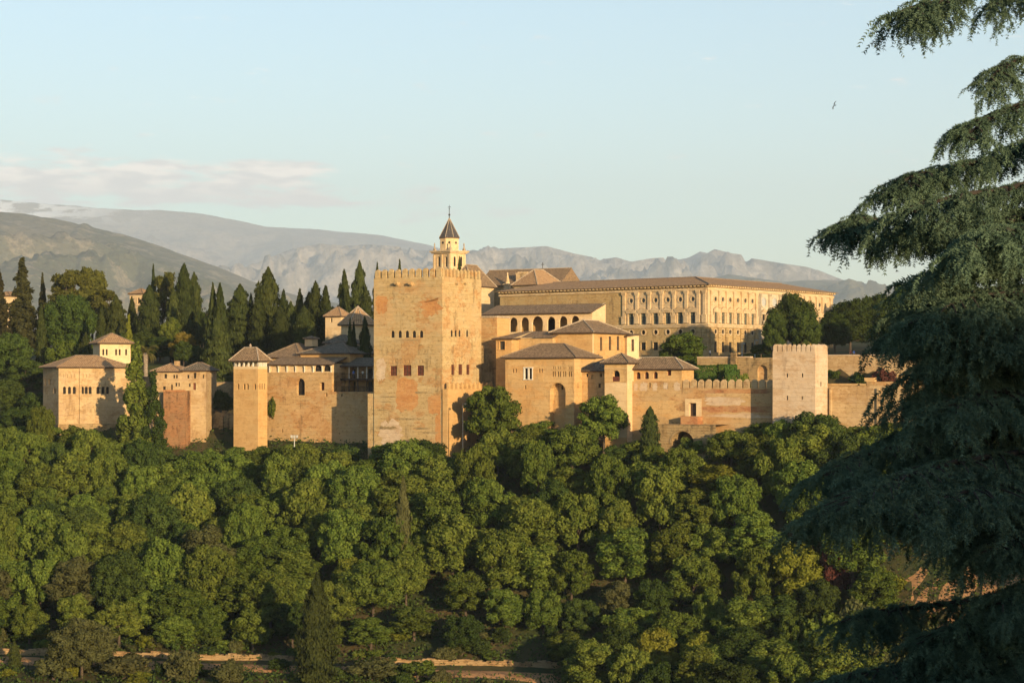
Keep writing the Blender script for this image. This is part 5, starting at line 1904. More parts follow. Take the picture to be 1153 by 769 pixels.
# --- trees on the hilltop at the left
put('fir_tree', FIR[0], 25, 505, 291, 46, 'tall tiered fir with open branches near the left edge of the hilltop', 400)
put('fir_tree', FIR[1], -2, 500, 303, 36, 'tall tiered fir cut off by the left edge of the view', 400)
put('fir_tree', FIR[1], 48, 530, 308, 18, 'thin spiky fir top between the tall fir and the round pines', 390)
put('pine_tree', PINE[0], 74, 520, 300, 52, 'dark round headed pine on the hilltop beside the tall fir', 400)
put('pine_tree', PINE[1], 103, 525, 297, 42, 'tall clumpy pine with the highest round head on the left hilltop', 400)
put('pine_tree', PINE[2], 122, 515, 318, 40, 'yellowish clumpy pine on the hilltop left of the distant square tower', 400)
put('broad_tree', BIG[0], 78, 500, 331, 66, 'large dark bushy tree filling the hilltop below the round pines', 400, 'leafB')
put('cypress_tree', CYP[0], 47, 480, 343, 12, 'slender dark cypress standing above the left edge of the weathered garden palace', 430)
put('cypress_tree', CYP[1], 114, 485, 346, 11, 'slim cypress in front of the clumpy pines on the hilltop', 400)
put('cypress_tree', CYPW[0], 131, 500, 333, 24, 'broad blunt cypress just left of the distant square tower', 395)
put('cypress_tree', CYP[2], 149, 530, 335, 11, 'small dark cypress in front of the distant square tower', 380)
put('broad_tree', POP, 145, 490, 353, 14, 'bright yellow green young tree below the distant square tower', 385, 'leafC')
put('cypress_tree', CYPW[1], 169, 510, 322, 26, 'wide brownish cypress beside the distant square tower', 392)
put('cypress_tree', CYP[3], 173, 540, 299, 8, 'thin dark cypress spire rising behind the wide brownish cypress', 360)
put('pine_tree', PINE[0], 184, 530, 303, 34, 'dark pine in the tall clump beside the distant square tower', 390)
put('cypress_tree', CYPW[0], 207, 515, 298, 24, 'tallest feathery cypress of the clump beside the distant square tower', 385)
put('cypress_tree', CYPW[1], 219, 522, 308, 18, 'feathery cypress leaning against the tallest one of the hilltop clump', 385)
put('cypress_tree', CYP[4], 195, 505, 325, 16, 'pointed cypress low in front of the hilltop clump', 380)
put('broad_tree', BROAD[0], 192, 495, 356, 30, 'green bushy tree at the foot of the hilltop cypress clump', 395)
put('broad_tree', BROAD[1], 205, 480, 373, 34, 'tawny round crowned tree above the pinkish house', 412, 'leafY')
put('broad_tree', BROAD[2], 207, 474, 383, 26, 'dark round bush tree below the tawny crown', 412, 'leafB')
put('broad_tree', BROAD[3], 72, 470, 377, 44, 'light green round tree above the roof of the weathered garden palace', 415, 'leafA')
put('cypress_tree', CYPW[0], 96, 466, 375, 16, 'stubby dark cypress above the roof of the weathered garden palace', 410)
put('broad_tree', BROAD[4], 104, 475, 380, 22, 'dark little tree left of the small roof tower', 410, 'leafB')
put('broad_tree', BROAD[5], 163, 495, 372, 34, 'dark green tree behind the palm', 405, 'leafB')
put('broad_tree', BROAD[6], 228, 520, 346, 24, 'dark tree at the right end of the hilltop above the house roofs', 385, 'leafB')
put('broad_tree', BROAD[0], 222, 478, 388, 24, 'dark shrubby tree above the right roof of the pinkish house', 420, 'leafB')
for (px, Y, pt, w, b, mat, lab) in (
        (12, 475, 372, 50, 430, 'leafB', 'olive green tree at the left edge below the firs'),
        (30, 468, 402, 56, 440, 'leafB', 'dark spreading tree left of the weathered garden palace roof'),
        (6, 462, 425, 54, 470, 'leafB', 'dark shaded tree at the left edge beside the weathered palace'),
        (40, 455, 440, 40, 485, 'leafB', 'dark shaded tree hugging the left corner of the weathered palace'),
        (15, 448, 458, 50, 510, 'leafB', 'dark shaded tree low at the left edge'),
        (46, 432, 455, 34, 510, 'leafA', 'sunlit yellow green tree below the left corner of the weathered palace'),
        (12, 425, 478, 44, 530, 'leafA', 'olive tree catching light low at the left edge'),
        (86, 428, 478, 40, 520, 'leafA', 'light green tree under the front of the weathered palace'),
        (60, 520, 355, 40, 400, 'leafB', 'dark tree wedged behind the tall fir'),
        (132, 498, 372, 40, 405, 'leafB', 'dark undergrowth tree behind the small roof tower'),
        (180, 492, 378, 44, 410, 'leafB', 'dark undergrowth tree behind the palm top'),
        (236, 470, 405, 40, 445, 'leafB', 'dark tree below the three left cypresses'),
        (223, 445, 445, 46, 470, 'leafB', 'dark shaded garden bush tree beside the brick bastion'),
        (247, 444, 438, 34, 465, 'leafB', 'dark shaded garden bush tree beside the slim tower')):
    put('broad_tree', random.choice(BROAD), px, Y, pt, w, lab, b, mat)
put('poplar_tree', POP, 153, 428, 384, 54, 'tall loose poplar growing up in front of the weathered garden palace', 505)
put('poplar_tree', POP, 172, 427, 416, 40, 'second shorter poplar leaning against the tall poplar', 505, 'leafB')

# --- the cypress row behind the slim tower
for (px, pt, w, b, Y, kd, lab) in (
        (239, 320, 14, 440, 478, CYP[0], 'tall slender cypress at the left end of the dark row behind the slim tower'),
        (249, 321, 18, 440, 476, CYP[1], 'tall cypress next to the left end of the dark row'),
        (246, 355, 28, 440, 466, CYPW[0], 'wide dark cypress in front of the left end of the row, reaching to the garden'),
        (269, 321, 28, 395, 484, CYPW[1], 'broad reddish brown cypress in the dark row above the slim tower'),
        (282, 331, 9, 395, 492, CYP[2], 'thin cypress between the reddish one and the tallest of the row'),
        (301, 302, 28, 400, 488, CYPW[0], 'tallest broad cypress of the row above the slim tower'),
        (291, 325, 18, 400, 480, CYP[3], 'cypress in front of the tallest one of the row, on its left'),
        (319, 327, 13, 400, 486, CYP[4], 'pointed cypress just right of the tallest one of the row'),
        (316, 345, 22, 400, 476, CYPW[1], 'shorter wide cypress behind the long palace wall roofs'),
        (337, 326, 14, 392, 490, CYP[0], 'narrow dark cypress in the middle of the row'),
        (347, 330, 18, 392, 486, CYP[1], 'dense cypress in the middle of the row'),
        (355, 318, 20, 392, 484, CYP[2], 'tall cypress with sunlit right flank near the right end of the row'),
        (343, 345, 22, 395, 474, CYPW[0], 'short dark cypress above the square chimney'),
        (367, 323, 17, 382, 482, CYP[3], 'last sunlit cypress at the right end of the row'),
        (328, 340, 18, 395, 480, CYPW[1], 'brownish cypress filling the row behind the tile roofs'),
        (388, 305, 15, 355, 500, CYP[4], 'tall yellowish cypress behind the octagonal hall'),
        (404, 295, 19, 345, 505, CYPW[1], 'tall dark feathery cypress between octagonal hall and tallest tower'),
        (412, 322, 16, 350, 503, CYPW[0], 'lower dark cypress beside the tall feathery one'),
        (394, 360, 9, 404, 436, CYP[0], 'small dark cypress in front of the octagonal hall, on its left'),
        (399, 364, 9, 404, 436.5, CYP[1], 'small dark cypress in the middle of the trio in front of octagonal hall'),
        (411, 358, 15, 406, 435, CYPW[1], 'fuller dark cypress of the trio in front of octagonal hall, beside tower'),
        (424, 297, 9, 330, 470, CYP[2], 'small cypress tip peeping over the left corner of the tallest tower'),
        (450, 294, 9, 330, 470, CYP[3], 'small cypress tip peeping over the middle of the tallest tower'),
        (516.5, 291, 9, 330, 470, CYP[1], 'small cypress tip in front of the bell tower')):
    put('cypress_tree', kd, px, Y, pt, w, lab, b)
for i, (px, pt, w, Y, b) in enumerate(((258, 345, 30, 500, 400), (282, 352, 34, 498, 402), (310, 345, 34, 500, 400), (372, 340, 26, 505, 380), (338, 348, 30, 500, 395), (395, 332, 26, 515, 352), (385, 338, 30, 512, 352))):
    put('broad_tree', BROAD[i % 7], px, Y, pt, w, 'dark leafy tree filling the gaps behind the cypress row', b, 'leafB', 'trees behind the cypress row')

# --- trees on the right plateau
put('broad_tree', BIG[0], 892, 452, 330, 58, 'big dark rounded tree in front of the right end of the golden palace', 402, 'leafB')
put('broad_tree', BIG[1], 908, 446, 350, 40, 'lower grey green tree at the right foot of the big dark rounded tree', 402, 'leafB')
put('broad_tree', BIG[2], 874, 448, 352, 34, 'lower dark tree at the left foot of the big dark rounded tree', 402, 'leafB')
put('broad_tree', BIG[1], 957, 468, 336, 66, 'broad green tree on the terrace beyond the golden palace', 400, 'leafB')
put('broad_tree', BIG[2], 985, 480, 330, 60, 'tall tree behind the closed parasols', 400, 'leafB')
put('broad_tree', BIG[0], 940, 455, 352, 44, 'lower green tree between the golden palace end and the terrace trees', 400, 'leafB')
put('broad_tree', BIG[1], 1015, 470, 338, 60, 'terrace tree half covered by the hanging cedar', 400, 'leafB')
put('broad_tree', BIG[2], 1060, 465, 345, 70, 'terrace tree hidden deep behind the cedar', 400, 'leafB')
put('broad_tree', BROAD[1], 768, 428, 373, 54, 'bushy green tree growing behind the low tiled wing', 425, 'leafA')
put('broad_tree', BROAD[2], 857, 455, 387, 28, 'small round dark tree by the foot of the golden palace', 402, 'leafB')
put('shrub', BUSH[0], 938, 408, 415, 22, 'dark green shrub at the foot of the upper terrace wall beside the pale tower', 432, 'leafB', None, 'shrub')
put('shrub', BUSH[1], 968, 402, 419, 26, 'low dark shrub in the middle of the upper terrace wall foot', 433, 'leafB', None, 'shrub')
put('shrub', BUSH[2], 995, 400, 413, 34, 'reddish shrub at the foot of the upper terrace wall', 433, 'leafR', None, 'shrub')
put('shrub', BUSH[0], 838, 408, 418, 16, 'light green round shrub beside the clipped hedges', 432, 'leafA', None, 'shrub')

# --- trees against the walls
put('broad_tree', OPEN[0], 552, grid_pt(552, 2.5).y, 430, 70, 'green open crowned tree at the foot of the tallest tower', 512, 'leafA')
put('broad_tree', OPEN[1], 680, grid_pt(680, 4.5).y, 443, 62, 'round green tree in front of the recessed wall and turret', 508, 'leafA')
put('cypress_tree', CYPW[0], 731.5, grid_pt(731, 3).y, 458, 19, 'single pointed cypress in front of the orange wall by the ruined arch', 518)
put('cypress_tree', CYP[1], 453, 366, 538, 17, 'olive toned slim cypress standing in the middle of the wood', 605, 'leafO')
put('cypress_tree', cypress_kind(470, h=18, w=5.2, n=17000, leaf=.27, blunt=.15), 356, 333, 644, 38, 'big dark cypress at the bottom edge beside the path')
put('cypress_tree', CYP[2], 17, 343, 722, 12, 'small slender cypress at the end of the rubble wall')
put('ivy', BUSH[1], 306, grid_pt(306, 9.7).y, 447, 11, 'ivy like green shrub clinging to the wall beside the slim tower', 474, 'leafA', None, 'ivy')
for i, (px, pt, w, Y, b, mat) in enumerate(((92, 695, 78, 290, 800, 'leafO'), (140, 735, 60, 288, 800, 'leafO'), (60, 735, 50, 286, 800, 'leafO'), (205, 730, 44, 300, 790, 'leafO'), (420, 740, 60, 296, 790, 'leafO'), (470, 742, 50, 298, 790, 'leafA'), (650, 752, 60, 290, 800, 'leafO'), (255, 742, 40, 298, 790, 'leafO'))):
    b = None
    put('olive_tree' if i < 1 else 'shrub', BIG[0] if i < 1 else BUSH[i % 3], px, 339 - i * .8, pt, w,
        'large grey olive tree standing below the path and its rubble wall' if i < 1 else ['', 'olive grey shrub hugging the right foot of the large olive tree', 'olive grey shrub at the left foot of the large olive tree', 'olive grey shrub on the path between olive tree and big cypress', 'olive grey shrub just right of the big bottom cypress', 'greener shrub beside the sunlit rubble wall', 'olive grey shrub past the right end of the rubble walls', 'small olive grey shrub left of the big bottom cypress'][i], b, mat, None, 'tree' if i < 1 else 'shrub')

# clipped hedges and low planting
for (px0, px1, pyt, pyb, Y, lab) in ((782, 806, 412, 428, 405, 'long clipped box hedge behind the low tiled wing'), (808, 814, 411, 428, 407, 'narrow clipped hedge column'), (815, 829, 411, 416, 410, 'small clipped hedge block behind the narrow hedge'), (816, 832, 417, 428, 404, 'clipped hedge block beside the round light green shrub'), (838, 866, 400, 402.5, 470, 'low clipped hedge strip at the foot of the golden palace')):
    x, y = at_px((px0 + px1) / 2, Y)
    s_ = Y / FPX
    wx, zt_, zb_ = (px1 - px0) * s_ / 2, (YH - pyt) * s_, (YH - pyb) * s_ - 1
    rs = np.random.default_rng(int(px0))
    n = int(170 * wx * 2 * (zt_ - zb_)) + 600
    d = rs.uniform(-1, 1, (n, 3))
    ax = rs.integers(0, 3, n)
    sg = rs.choice([-1, 1], n)
    d[np.arange(n), ax] = sg
    N = np.zeros((n, 3))
    N[np.arange(n), ax] = sg
    P = d * np.array([wx, 1.2, (zt_ - zb_) / 2]) + rs.normal(0, .06, (n, 3))
    V_, F2 = leaf_quads(P, N, .28, rs, 1.3, .4)
    hd = np_mesh('hedge', V_, F2, M['hedge'])
    hd.location = (x, y, (zt_ + zb_) / 2)
    tag(hd, lab, 'hedge')

# --- palm
x, y = at_px(164, 470)
s_ = 470 / FPX
T = thing('palm_tree', 'palm with a thick trunk and arching fronds beside the small roof tower', 'palm', (x, y, (430 - 425) * s_))
zt_ = (425 - 397) * s_
mb = MB()
mb.lathe(0, 0, [(.55, -3), (.5, zt_ * .5), (.62, zt_ * .8), (.75, zt_ * .93), (.4, zt_)], 9)
mb.build('trunk', M['bark_pale'], T)
mb = MB()
for i in range(46):
    a = random.uniform(0, 6.28)
    L = random.uniform(2.8, 3.7)
    e0 = random.uniform(-.3, 1.35)
    pts = []
    for q in range(8):
        s = q / 7
        an = e0 - 1.5 * s ** 1.5
        if q == 0:
            p = Vector((0, 0, zt_))
        else:
            p = p + Vector((math.cos(a) * math.cos(an), math.sin(a) * math.cos(an), math.sin(an))) * L / 7
        pts.append(p.copy())
    for q in range(7):
        d = (pts[q + 1] - pts[q]).normalized()
        sd = Vector((-math.sin(a), math.cos(a), 0))
        wl = .55 * math.sin(math.pi * (.12 + .85 * q / 7))
        for sg in (-1, 1):
            for h_ in (0, .5):
                b0 = pts[q].lerp(pts[q + 1], h_)
                mb.poly([b0, b0 + d * .22, b0 + d * .5 + sd * sg * wl + Vector((0, 0, -.22))])
mb.build('fronds', M['palm'], T)

# --- the wood on the slope
LIM = [(-40, 470), (30, 476), (60, 475), (95, 474), (120, 477), (185, 500), (240, 498), (262, 501), (298, 498), (305, 494), (330, 496), (352, 494), (380, 492), (412, 506), (430, 492), (470, 487), (495, 500), (507, 518), (520, 500), (545, 484), (570, 474), (600, 470), (640, 471), (655, 478), (690, 494), (710, 490), (740, 491), (758, 496), (783, 490), (800, 480), (830, 473), (860, 470), (880, 466), (910, 456), (930, 460), (960, 466), (1000, 470), (1060, 470), (1250, 470)]
lx, ly = [q[0] for q in LIM], [q[1] for q in LIM]
pts = []
tries = 0
rf_ = random.Random(42)
spots = []
while tries < 36000:
    tries += 1
    yy = rf_.uniform(285, 450)
    px = rf_.uniform(-190, 1340)
    p = pix(px, YH, yy)
    be, mm = beff(p.x, p.y), below(p.x, p.y)
    a = ab(p.x, p.y)[0]
    if mm < (3.5 if px < 630 else -16) or be > 12:
        continue
    if be > 3 and -20 < a < 6:
        continue
    dmin = 6.0
    if 1000 < px < 1200 and be < -12 and mm < 30:
        continue
    if any((p.x - q[0]) ** 2 + (p.y - q[1]) ** 2 < dmin ** 2 for q in spots):
        continue
    spots.append((p.x, p.y, be, px, mm))
spots.sort(key=lambda q: -q[1])
ZONES = [(110, 'below the weathered palace'), (262, 'below the brick bastion'), (412, 'below the slim tower'), (505, 'below the tallest tower'), (600, 'beside the tallest tower'), (720, 'below the arched niche'), (865, 'below the ruined arch'), (2000, 'below the pale tower')]
TONE = {'leafA': 'mid green', 'leafB': 'dark green', 'leafC': 'yellow green', 'leafO': 'olive grey'}
ntree = 0
for (x, y, be, px, mm) in spots:
    g = ground(x, y)
    lim = np.interp(px, lx, ly) + rf_.uniform(0, 9)
    zmax = (YH - lim) / FPX * y
    h = min(rf_.uniform(8.5, 15.0), zmax - g)
    # lower trees near the path
    if mm < 8 and px < 660:
        h = min(h, rf_.uniform(6.0, 9.0))
    elif mm < 15:
        h = min(h, rf_.uniform(8.0, 11.5))
    w = rf_.uniform(7.6, 12.0) * (1.0 if h > 9 else .85)
    if h < 2.2:
        continue
    u = rf_.random()
    warm = 560 < px < 860
    mat = 'leafA' if u < .74 else ('leafB' if u < .87 else ('leafC' if (u < .95 and warm) or u < .89 else ('leafO' if u > .98 else 'leafA')))
    zone = next(z for lim_, z in ZONES if px < lim_)
    ff = mm / (mm - min(be, -.1))
    row = 'upper' if ff > .66 else ('middle' if ff > .3 else 'lower')
    if h < 5.5:
        put_k, nm, w = BUSH[rf_.randrange(3)], 'shrub', rf_.uniform(6, 8)
        lab = TONE[mat] + ' shrub at the wood edge ' + zone
        plant_tree(nm, put_k, (x, y, g - .2), h, w, lab, 'shrub', lab, mat, parts=('stem', 'foliage'))
    else:
        kd = BROAD[rf_.randrange(9)] if w < 11.2 else BIG[rf_.randrange(3)]
        lab = ('tall ' if h > 12.3 else ('low ' if h < 8.4 else '')) + ('spreading ' if w > 10.6 else ('narrow ' if w < 8.6 else '')) + TONE[mat] + ' tree in the ' + row + ' wood ' + zone
        plant_tree('broad_tree', kd, (x, y, g - .2), h, w, lab, 'tree', lab, mat)
    ntree += 1


# undergrowth: low leafy cover on the slope and along the walls
rs = np.random.default_rng(5)
n = 110000
P = np.empty((n, 3))
cx0 = cy0 = 0
for i in range(n):
    if i % 12 == 0:
        while True:
            cy0 = rs.uniform(285, 455)
            cx0 = (rs.uniform(-40, 1190) - CX) / FPX * cy0
            be_, mm_ = beff(cx0, cy0), below(cx0, cy0)
            if be_ < 14 and (mm_ > .8 or -28 < mm_ < -5):
                break
    x, y = cx0 + rs.normal(0, .8), cy0 + rs.normal(0, .8)
    P[i] = (x, y, ground(cx0, cy0) + abs(rs.normal(0, .5)) + .05)
N = np.tile([0, -.3, 1.0], (n, 1))
V_, F2 = leaf_quads(P, N, .36, rs, 1.4, .8)
tag(np_mesh('undergrowth', V_, F2, M['leafB']), kind='stuff')


for i in range(110):
    up_ = i % 3 != 0
    q = PL0 + PLD * rf_.uniform(-6, 125) + PLN * (rf_.uniform(1.8, 9) if up_ else rf_.uniform(-14, -5.5))
    p = q
    px = CX + FPX * p.x / p.y
    if not (-10 < px < 960):
        continue
    m_ = rf_.choice(['leafA', 'leafO', 'leafO', 'leafB', 'leafC'])
    lab = TONE[m_] + ' low shrub ' + ('behind the rubble wall at the foot of the wood' if up_ else 'on the bank below the earth path')
    plant_tree('shrub', BUSH[rf_.randrange(3)], (p.x, p.y, ground(p.x, p.y) - .2), rf_.uniform(1.2, 3.4), rf_.uniform(2.2, 5.0), lab, 'shrub', lab, m_, parts=('stem', 'foliage'))
for i, (px, Y, h) in enumerate(((1010, 430, 12), (1045, 425, 13), (1085, 420, 13), (1125, 415, 13), (1160, 425, 14), (1040, 470, 15), (1090, 480, 16), (1140, 470, 16), (1175, 390, 13), (1120, 385, 11), (1075, 500, 17), (1020, 505, 17))):
    x, y = at_px(px, Y)
    plant_tree('broad_tree', BIG[i % 3], (x, y, ground(x, y)), h, 11, 'dark terrace tree glimpsed through the cedar', 'tree', 'terrace trees behind the cedar', 'leafB')

# bare sunlit earth bank at the lower right
pv, pf = [], []
pxs, Ys = np.linspace(1000, 1230, 26), np.linspace(314, 338, 11)
for Y in Ys:
    for px in pxs:
        x, y = at_px(px, Y)
        e = min(1, (px - 1000) / 40, (Y - 314) / 4, (338 - Y) / 4)
        pv.append((x, y, ground(x, y) + .12 * e - .1 + .25 * mnoise.noise(Vector((x * .5, y * .5, 0)))))
for j in range(len(Ys) - 1):
    for i in range(len(pxs) - 1):
        q = j * len(pxs) + i
        pf.append((q, q + 1, q + 1 + len(pxs), q + len(pxs)))
tag(np_mesh('earth_bank', np.array(pv), np.array(pf), pm, smooth=True), kind='structure')
for i, (px, Y, pt, w, mat) in enumerate(((940, 338, 612, 44, 'leafR'), (1000, 334, 640, 46, 'leafC'), (965, 326, 672, 56, 'leafO'), (1030, 316, 690, 60, 'leafO'), (930, 322, 690, 60, 'leafA'), (990, 315, 715, 70, 'leafO'), (1060, 311, 735, 70, 'leafB'), (1120, 311, 712, 60, 'leafB'), (1150, 340, 628, 50, 'leafC'), (1040, 345, 612, 50, 'leafC'), (1090, 346, 618, 46, 'leafB'))):
    put('shrub', BUSH[i % 3], px, Y, pt, w, ['rust coloured half dead shrub at the right edge of the wood', 'bright green shrub left of the bare earth bank', 'olive grey shrub below the bright green one', 'olive grey shrub under the lower cedar branches', 'mid green shrub at the lower right edge of the wood', 'broad olive grey shrub at the bottom under the cedar', 'dark shrub in the bottom gap of the cedar', 'dark shrub below the bare earth bank', 'bright green shrub behind the cedar and earth bank', 'yellow green shrub above the bare earth bank', 'dark shrub above the bare earth bank'][i], None, mat, None, 'shrub')

# ------------------------------------------------------------------ lamps, parasols, people, bird


def lamp(px, Y, py_top, py_base, label, kind='street', mat='lamp_grey'):
    x, y = at_px(px, Y)
    s_ = Y / FPX
    zt_, zb_ = (YH - py_top) * s_, (YH - py_base) * s_
    T = thing('street_lamp', label, 'lamp', (x, y, zb_))
    h = zt_ - zb_
    mb = MB()
    mb.lathe(0, 0, [(.14, -1), (.11, h * .5), (.08, h)], 8)
    mb.build('pole', M[mat], T)
    if kind == 'flood':
        part_box('crossbar', T, M[mat], (-.75, .75, -.05, .05, h, h + .12))
        for xx in (-.55, 0, .55):
            mb = MB()
            mb.taper(xx, -.1, h + .123, h + .55, .16, .12, .24, .2)
            mb.build('floodlight', M[mat], T)
    else:
        mb = MB()
        mb.tube([(0, 0, h), (0, 0, h + .15), (.5, -.1, h + .2)], .05, 6)
        mb.build('bracket', M[mat], T)
        mb = MB()
        mb.taper(.5, -.1, h - .12, h + .17, .16, .16, .24, .24)
        mb.build('lantern', M[mat], T)


lamp(331.5, 412, 493, 512, 'pale floodlight mast on the grassy bank below the long palace wall', 'flood')
lamp(521, 394, 455, 505, 'dark slender lamp post beside the low battlement by the tallest tower', 'street', 'iron')
lamp(835.5, 468, 387, 402, 'pale lamp post in front of the golden palace', 'street')
lamp(850, 468, 383.5, 402, 'tall lamp post by the small dark tree at the golden palace', 'street')

for px, lab in ((981, 'leftmost of the three closed beige parasols on the upper terrace'), (989, 'middle one of the three closed beige parasols on the upper terrace'), (996.8, 'rightmost of the three closed beige parasols on the upper terrace')):
    x, y = at_px(px, 440)
    zb_, zt_ = (YH - 402) * 440 / FPX, (YH - 389) * 440 / FPX
    T = thing('parasol', lab, 'parasol', (x, y, zb_), 0, 'closed parasols on the terrace')
    h = zt_ - zb_
    mb = MB()
    mb.lathe(0, 0, [(.4, -.2), (.4, 0), (.05, .05), (.05, h)], 8)
    mb.build('pole', M['wood'], T)
    mb = MB()
    n = 12
    rings = []
    for z, r in ((h * .22, .42), (h * .35, .36), (h * .6, .27), (h * .85, .14), (h + .1, .02)):
        rings.append([(r * (1 + .22 * (q % 2)) * math.cos(2 * math.pi * q / n), r * (1 + .22 * (q % 2)) * math.sin(2 * math.pi * q / n), z) for q in range(n)])
    for a, b in zip(rings, rings[1:]):
        for q in range(n):
            mb.poly([a[q], a[(q + 1) % n], b[(q + 1) % n], b[q]])
    mb.build('canopy', M['canvas'], T)


def person_mesh(mats, seed):
    """one continuous figure grown with a skin modifier; legs, torso, arms, head"""
    v = {'pel': (0, 0, .95), 'wst': (0, .01, 1.1), 'chs': (0, 0, 1.35), 'nck': (0, 0, 1.5), 'hd0': (0, -.01, 1.58), 'hd1': (0, -.02, 1.7), 'lh': (.1, 0, .9), 'lk': (.11, -.02, .5), 'la': (.11, .02, .08), 'lt': (.12, -.14, .04),
         'rh': (-.1, 0, .9), 'rk': (-.11, -.03, .5), 'ra': (-.11, .01, .08), 'rt': (-.12, -.15, .04), 'ls': (.19, 0, 1.42), 'le': (.25, .02, 1.15), 'lw': (.24, -.08, .92), 'lf': (.235, -.11, .8), 'rs': (-.19, 0, 1.42), 're': (-.26, .03, 1.15), 'rw': (-.22, -.12, .95), 'rf': (-.2, -.16, .85)}
    r = {'pel': .14, 'wst': .125, 'chs': .15, 'nck': .06, 'hd0': .085, 'hd1': .095, 'lh': .095, 'lk': .06, 'la': .045, 'lt': .04, 'rh': .095, 'rk': .06, 'ra': .045, 'rt': .04, 'ls': .06, 'le': .045, 'lw': .032, 'lf': .035, 'rs': .06, 're': .045, 'rw': .032, 'rf': .035}
    e = [('pel', 'wst'), ('wst', 'chs'), ('chs', 'nck'), ('nck', 'hd0'), ('hd0', 'hd1'), ('pel', 'lh'), ('lh', 'lk'), ('lk', 'la'), ('la', 'lt'), ('pel', 'rh'), ('rh', 'rk'), ('rk', 'ra'), ('ra', 'rt'), ('chs', 'ls'), ('ls', 'le'), ('le', 'lw'), ('lw', 'lf'), ('chs', 'rs'), ('rs', 're'), ('re', 'rw'), ('rw', 'rf')]
    ks = list(v)
    me = bpy.data.meshes.new('person')
    me.from_pydata([v[k] for k in ks], [(ks.index(a), ks.index(b)) for a, b in e], [])
    o = bpy.data.objects.new('person', me)
    COL.objects.link(o)
    o.modifiers.new('skin', 'SKIN')
    lay = me.skin_vertices[0].data if me.skin_vertices else None
    if lay is None:
        bm = bmesh.new()
        bm.from_mesh(me)
        bm.verts.layers.skin.verify()
        bm.to_mesh(me)
        bm.free()
        lay = me.skin_vertices[0].data
    for i, k_ in enumerate(ks):
        lay[i].radius = (r[k_], r[k_])
        lay[i].use_root = (k_ == 'pel')
    sub = o.modifiers.new('sub', 'SUBSURF')
    sub.levels = sub.render_levels = 1
    dg = bpy.context.evaluated_depsgraph_get()
    nm = bpy.data.meshes.new_from_object(o.evaluated_get(dg))
    bpy.data.objects.remove(o)
    for m in mats:
        nm.materials.append(M[m])
    mi = []
    for p in nm.polygons:
        c = p.center
        if c.z > 1.5:
            mi.append(0)
        elif c.z > .93 and not (abs(c.x) > .2 and c.z < 1.2):
            mi.append(1)
        elif abs(c.x) > .19 and c.z > .7:
            mi.append(0)
        else:
            mi.append(2)
    nm.polygons.foreach_set('material_index', mi)
    nm.polygons.foreach_set('use_smooth', [True] * len(nm.polygons))
    return nm


PM = {}
for top in ('cloth_white', 'cloth_blue', 'cloth_red', 'cloth_dark'):
    PM[top] = person_mesh(('skin', top, 'cloth_dark'), 0)
hb = MB()
hb.lathe(0, .02, [(.05, 1.62), (.115, 1.68), (.118, 1.76), (.07, 1.83), (.01, 1.845)], 10)
hair0 = hb.build('hair', M['hair'])
for px, Y, py_feet, top, rz, lab in ((961.5, 437, 403, 'cloth_blue', .4, 'person in a blue top at the terrace parapet left of the parasols'),
                                     (958, 438, 403, 'cloth_red', -.5, 'person in a dark red top beside the one in blue on the terrace'),
                                     (985.5, 437, 403, 'cloth_dark', .1, 'person in dark clothes between the first two closed parasols'),
                                     (998.8, 437, 403, 'cloth_white', -.2, 'person in a white top just right of the closed parasols'),
                                     (799.5, 474, 402, 'cloth_white', .8, 'person in a white top at the corner of the golden palace'),
                                     (359, 428, 419.4, 'cloth_white', .2, 'person in white standing in the arcade of the long palace wall'),
                                     (398, 427, 426.2, 'cloth_blue', .0, 'person in a blue top on the upper gallery floor'),
                                     (408.5, 426, 426.2, 'cloth_white', .3, 'person in a white top on the upper gallery floor')):
    x, y = at_px(px, Y)
    o = bpy.data.objects.new('person', PM[top])
    COL.objects.link(o)
    o.location = (x, y, (YH - py_feet) * Y / FPX)
    o.rotation_euler = (0, 0, rz)
    tag(o, lab, 'person')
    hc = hair0 if hair0.parent is None else link_copy(hair0)
    hc.parent = o

# bird gliding high on the right, wings spread and banked
p = pix(939.5, 119, 130)
T = thing('bird', 'small brown bird gliding high in the clear sky beside the cedar', 'bird', p)
T.rotation_euler = (rad(8), rad(-68), rad(12))
T.scale = (.62, .62, .62)
mb = MB()
prof = [(-.22, .01), (-.14, .035), (0, .05), (.1, .035), (.15, .03), (.19, .022), (.22, .004)]
rings = [[(r_ * math.cos(t), y_, r_ * .85 * math.sin(t)) for t in np.linspace(0, 2 * math.pi, 8, endpoint=False)] for y_, r_ in prof]
for a, b in zip(rings, rings[1:]):
    for q in range(8):
        mb.poly([a[q], a[(q + 1) % 8], b[(q + 1) % 8], b[q]])
for sg in (-1, 1):
    W_ = [(0.03, .09, .02, .10), (.15, .12, .06, .05), (.30, .08, .07, -.0), (.46, -.02, .03, -.08)]
    for (xa, ya, za, yb), (xc, yc, zc_, yd) in zip(W_, W_[1:]):
        for dz in (.006, -.006):
            mb.poly([(sg * xa, ya, za + dz), (sg * xc, yc, zc_ + dz), (sg * xc, yd - .08, zc_), (sg * xa, yb - .16, za)])
mb.poly([(-.03, -.18, 0), (.03, -.18, 0), (.09, -.34, 0), (-.09, -.34, 0)])
mb.poly([(-.03, -.18, .008), (.03, -.18, .008), (.09, -.34, .004), (-.09, -.34, .004)])
mb.build('body', M['feather'], T)

# ------------------------------------------------------------------ the great cedar at the right


